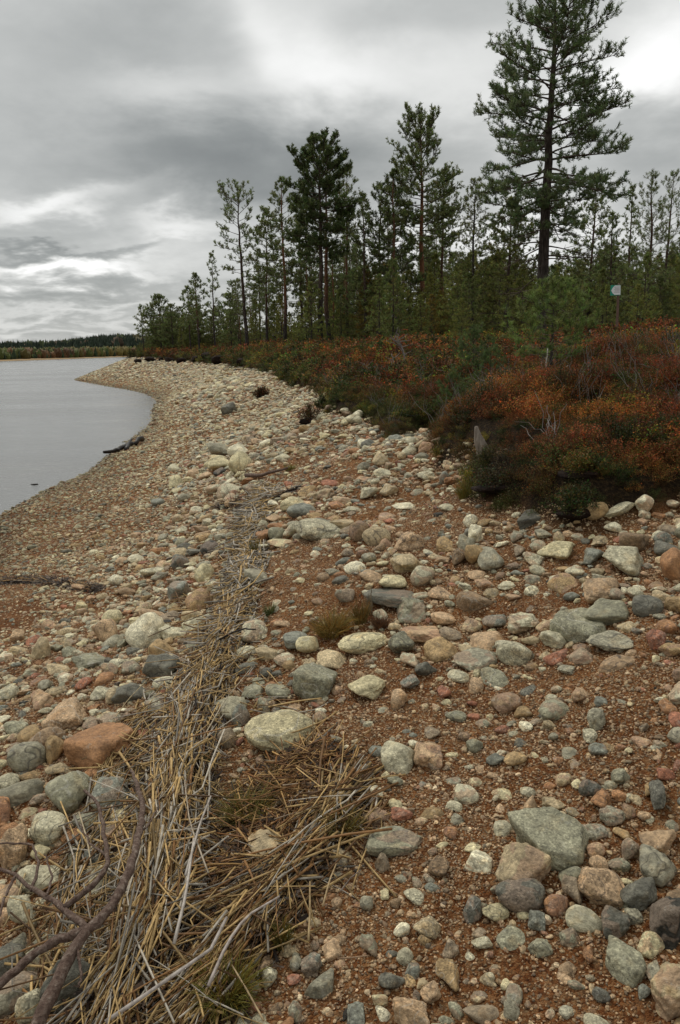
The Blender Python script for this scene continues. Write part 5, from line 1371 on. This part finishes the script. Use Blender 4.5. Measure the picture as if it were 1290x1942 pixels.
# deep forest behind, one mass
V_, T_ = [], []
n = 700; px = rng.uniform(262, 1700, n); d = rng.uniform(95, 230, n)
x, y = at_dist(px, d); z = H(x, y)
V_ = np.stack([x, y, z], 1); hh = rng.uniform(.45, 1.15, n)
C_DEEP = proto_collection('deep_tree', [young[0][2], young[1][2], young[2][2], young[4][2]])
top_row = np.interp(px, [262, 330, 420, 640, 1000, 1290, 1700], [655, 640, 630, 610, 585, 575, 570])
elv = ((HOR(px) - top_row) / FPX); want = np.clip((CAMZ + d * elv - z) * rng.uniform(.6, 1, n), 2, 12) / 5
scatter('deep_forest', V_, np.stack([np.zeros(n), np.zeros(n), rng.uniform(0, 6.28, n)], 1), np.stack([want * 1.2, want * 1.2, want], 1), rng.integers(0, 4, n), np.array([[.14, .15, .05]]) * rng.uniform(.7, 1.3, (n, 1)), rng.random(n), C_DEEP, 'dark mass of pine forest deep behind the front trees')
print('thicket', ny, nt_, time.time() - T0)

# sapling in front, standing in the red heather
x, y, t_ = hit([1046], [752]); x, y, t_ = float(x[0]), float(y[0]), float(np.hypot(x[0], y[0]))
dS = 9.0; x, y, z = base_at(1046, dS)
Ht = CAMZ + dS * math.tan(azel(1040, 556)[1]) - z
ms = pine(77, Ht, .20, .44, r0=.020, nl=40, blade=.055, nb=22, bw=.0030, tuft_sp=.045, low_angle=-.05, top_angle=.6, density=1.2, prof=([0, .15, .45, .75, 1], [.8, 1.0, .95, .55, .15]))
tree_obj(ms, 'pine_sapling', (x, y, z), 0, (.16, .21, .06), 0, 'small yellow-green pine sapling standing in the red heather before the tallest pine')
ms = pine(78, .75, .1, .38, r0=.015, nl=22, blade=.05, nb=20, bw=.0030, tuft_sp=.05, density=2.0)
for px, d, s, lab in ((930, 10.5, .6, 'low green pine seedling left of the sapling'), (900, 11.5, .8, 'low dark green pine seedling among red heather beside the gully'), (860, 9.3, .6, 'low dark pine bush over the gully')):
    tree_obj(ms, 'pine_seedling', base_at(px, d), px, (.095, .14, .045), 0, lab, s=s)
# thin birch stems beside the sapling
def snag(pts_px, d, r1, r2, mat, lab, name, twigs=0):
    x, y = at_dist(np.array([p[0] for p in pts_px], float), d)
    z = CAMZ + d * np.array([math.tan(azel(p[0], p[1])[1]) for p in pts_px])
    z0 = Hs(float(x[0]), float(y[0])); z = np.maximum(z, z0 - .02); z[0] = z0 - .03
    y = y + np.linspace(0, .1, len(y))
    c, L = resample(np.stack([x, y, z], 1), 14); c[1:] += rng.normal(size=(13, 3)) * r1 * .25
    og = Vector(c[0]); root = link(name, None, loc=og); tag(root, lab, 'dead tree' if 'dead' in lab else 'tree')
    line_obj('stem', c - c[0], r1, r2, mat, root, 7)
    for k in range(twigs):
        i = rng.integers(4, 13); dr = rng.normal(size=3) * [1, .6, .6]; dr[2] = abs(dr[2]) * .6 + .1; l = L * rng.uniform(.2, .5)
        s = np.linspace(0, 1, 6)[:, None]; P_ = c[i] + dr / np.linalg.norm(dr) * l * s + rng.normal(size=(6, 3)) * l * .03 * s
        line_obj('twig', P_ - c[0], r1 * .45, r2 * .4, mat, root, 5)
snag([(1066, 800), (1062, 765), (1052, 735), (1040, 700), (1044, 660)], 8.0, .011, .006, M_BIRCH, 'thin crooked birch stem with white bark beside the pine sapling', 'birch_sapling', 1)
snag([(1135, 680), (1125, 650), (1118, 625)], 20, .03, .015, M_TWIG, 'leaning bare dead stem left of the sign', 'dead_sapling', 4)
snag([(765, 700), (768, 675), (762, 655), (740, 640)], 16, .022, .008, M_TWIG, 'bare dead shrub with pale twigs at the heath edge left of the seedlings', 'dead_shrub', 14)
snag([(748, 712), (748, 690), (744, 672)], 15, .02, .008, M_TWIG, 'small bare dead shrub beside the larger dead shrub', 'dead_shrub', 9)
snag([(710, 720), (700, 700), (690, 690)], 15, .016, .006, M_TWIG, 'low bare dead twigs left of the dead shrubs', 'dead_shrub', 8)
snag([(1000, 840), (985, 800), (972, 780)], 6.6, .005, .002, M_TWIG, 'thin dead twig poking from the red hummock', 'dead_twig', 4)
snag([(1185, 850), (1178, 820), (1170, 800)], 6.4, .005, .002, M_TWIG, 'thin grey dead twig standing in the heather at the right', 'dead_twig', 5)
snag([(1128, 805), (1145, 770), (1160, 745)], 7.5, .005, .002, M_TWIG, 'thin dead twig leaning right above the dark hollow', 'dead_twig', 4)
snag([(1265, 790), (1240, 770), (1232, 750)], 8.5, .005, .002, M_TWIG, 'thin dead twig near the right edge in the red heather', 'dead_twig', 4)

# ------------------------------------------------------------------ sign
sx, sy, sz = base_at(1167, 24.0); k = 24.0 / FPX
topz = CAMZ + 24 * math.tan(azel(1166, 541)[1])
sg = link('signpost', None, loc=(sx, sy, sz)); tag(sg, 'thin wooden post carrying a small white and green square sign', 'signpost')
P_ = np.array([[0, 0, -.1], [.01, 0, .8], [-.01, 0, 1.6], [0, 0, topz - sz + .04]]); c, _ = resample(P_, 10)
line_obj('post', c, .045, .032, simple_mat('post_wood', [(.3, (.10, .06, .045)), (.7, (.19, .12, .09))], 9), sg, 8)
def flat_mat(name, c):
    m, t, bs = new_mat(name)
    n = t.noise(t.n('ShaderNodeNewGeometry').outputs['Position'], 12, 4, .6)
    t.links.new(t.mix(t.ramp(n, [(.4, 0.0), (.8, .25)]), (*c, 1), tuple(v * .7 for v in c)), bs.inputs['Base Color']); bs.inputs['Roughness'].default_value = .5
    return m
MW, MG, MR = flat_mat('sign_white', (.75, .76, .76)), flat_mat('sign_green', (.01, .27, .17)), flat_mat('sign_print', (.30, .26, .27))
def panel(name, outline, y0, y1, mat, parent):
    b = bmesh.new(); a = [b.verts.new((p[0], y0, p[1])) for p in outline]; c2 = [b.verts.new((p[0], y1, p[1])) for p in outline]; n = len(outline)
    b.faces.new(a); b.faces.new(c2[::-1])
    for i in range(n): b.faces.new((a[(i + 1) % n], a[i], c2[i], c2[(i + 1) % n]))
    bmesh.ops.recalc_face_normals(b, faces=b.faces)
    me_ = bpy.data.meshes.new(name); b.to_mesh(me_); b.free(); me_.materials.append(mat); return link(name, me_, parent)
zt = topz - sz; s_ = .285
x0, x1 = -s_ + .04, .045
board = panel('sign_board', [(x0, zt - s_), (x1, zt - s_ + .008), (x1 - .012, zt), (x0, zt - .002)], -.058, -.048, MG, sg)
am = zt - s_ / 2
panel('white_arrow', [(x0 + .02, am - .005), (x0 + .06, am + .07), (x0 + .12, zt - .012), (x1 - .016, zt - .012), (x1 - .005, zt - s_ + .02), (x0 + .12, zt - s_ + .018), (x0 + .06, am - .08)], -.062, -.059, MW, board)
for j in range(5):
    zz_ = zt - .06 - j * .035
    panel('print_line', [(x0 + .10 + (j % 2) * .02, zz_), (x1 - .03, zz_), (x1 - .03, zz_ + .010), (x0 + .10 + (j % 2) * .02, zz_ + .010)], -.0645, -.0628, MR, board)

# ------------------------------------------------------------------ far shore: sandy reed spit, hills, mixed forest
bx, by = [], []
X, Y, Z = [], [], []
def far_sheet(name, near, rows, mat, label=None):
    V, F = [], []
    n = len(near)
    for (off, zoff) in rows:
        for (px, d) in near:
            x, y = at_dist(np.array([float(px)]), d + off); V.append((float(x[0]), float(y[0]), zoff(px) if callable(zoff) else zoff))
    for r_ in range(len(rows) - 1):
        for i in range(n - 1): F.append((r_ * n + i, r_ * n + i + 1, (r_ + 1) * n + i + 1, (r_ + 1) * n + i))
    o = link(name, mk_mesh(name, np.array(V), np.array(F), mat, True)); o['kind'] = 'structure'; return o
shore = [(-600, 330), (-300, 380), (-60, 420), (0, 440), (60, 480), (130, 560), (200, 680), (250, 820), (320, 1000), (600, 1500)]
shf = lambda px: np.interp(px, [s[0] for s in shore], [s[1] for s in shore])
M_SPIT = simple_mat('reed_bed', [(.3, (.20, .13, .06)), (.7, (.34, .24, .13))], .05, rough=.95, bump=0)
M_HILL = simple_mat('hill_ground', [(.3, (.035, .045, .02)), (.7, (.06, .06, .03))], .02, rough=1, bump=0)
far_sheet('far_shore', [(p, shf(p)) for p in np.linspace(-600, 600, 60)], [(0, -.6), (3, .25), (25, .7), (120, 1.5)], M_SPIT)
def hillz(px): return float(np.interp(px, [-600, -200, 0, 50, 110, 160, 200, 280, 400, 700], [7, 9, 11, 12, 13, 20, 25, 25, 22, 20]))
far_sheet('hills', [(p, max(900, shf(p) + 420)) for p in np.linspace(-600, 900, 60)], [(-250, 1.0), (0, lambda p: hillz(p) * .25), (300, lambda p: hillz(p) * .62), (600, lambda p: hillz(p) * .98), (1200, lambda p: hillz(p) * .9)], M_HILL)
def blob(seed, conif):
    r = np.random.default_rng(seed); v, f = ICO[3]
    v = v.copy()
    if conif:
        u = (v[:, 2] + 1) / 2; v[:, :2] *= (1.0 - u * .92)[:, None]; v[:, :2] *= (1 + .35 * np.sin(v[:, 2:3] * 13)); v[:, 2] = u
        v *= [.5, .5, 1]
    else:
        v[:, 2] = (v[:, 2] + 1) / 2; v *= [.45, .45, 1]
    v *= 1 + r.normal(size=(len(v), 1)) * .14
    lv = r.uniform(.6, 1.4, (len(v), 1)) * np.ones((1, 4))
    return mk_mesh('far_tree', v, f, M_LEAF, False, {'lv': ('FLOAT_COLOR', 'POINT', lv)})
C_FAR = proto_collection('far_tree', [blob(1, 1), blob(2, 1), blob(3, 0), blob(4, 0), blob(5, 1)])
n = 5200; px = rng.uniform(-260, 380, n); kk = rng.random(n); hill = kk < .55
d = np.where(hill, rng.uniform(900, 1500, n), shf(px) + 30 + rng.uniform(0, 160, n) ** 1.0)
x, y = at_dist(px, d)
hz = np.array([hillz(p) for p in px])
z = np.where(hill, hz * np.interp(d, [900, 1200, 1500], [.25, .62, .98]), np.interp(d - shf(px), [25, 120, 260], [.5, 1.2, 2]))
ht = np.where(hill, rng.uniform(10, 15, n), rng.uniform(3.0, 7.0, n) * np.interp(shf(px), [430, 900], [.9, 1.5]))
con = rng.random(n) < np.where(hill, .95, .45)
idx = np.where(con, rng.choice([0, 1, 4], n), rng.choice([2, 3], n))
cg = np.array([.050, .075, .035]); cy = np.array([.17, .135, .04]); co = np.array([.16, .085, .035]); cyg = np.array([.11, .13, .035])
m = rng.random((n, 1)); patch = (fbm(px / 26, d / 90, 71, 3)[:, None] * 2)
warm = (~con)[:, None]
c = np.where(warm, np.where(m < .45 + patch * .4, cy, np.where(m < .7, co, cyg)), cg) * rng.uniform(.7, 1.25, (n, 1))
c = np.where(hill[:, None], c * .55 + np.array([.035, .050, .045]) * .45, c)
wd = ht * np.where(con, rng.uniform(.45, .7, n), rng.uniform(.7, 1.0, n))
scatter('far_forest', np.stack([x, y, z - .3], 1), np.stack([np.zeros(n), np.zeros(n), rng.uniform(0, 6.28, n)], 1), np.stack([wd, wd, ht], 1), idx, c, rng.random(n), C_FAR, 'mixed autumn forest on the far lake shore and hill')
print('all', time.time() - T0)
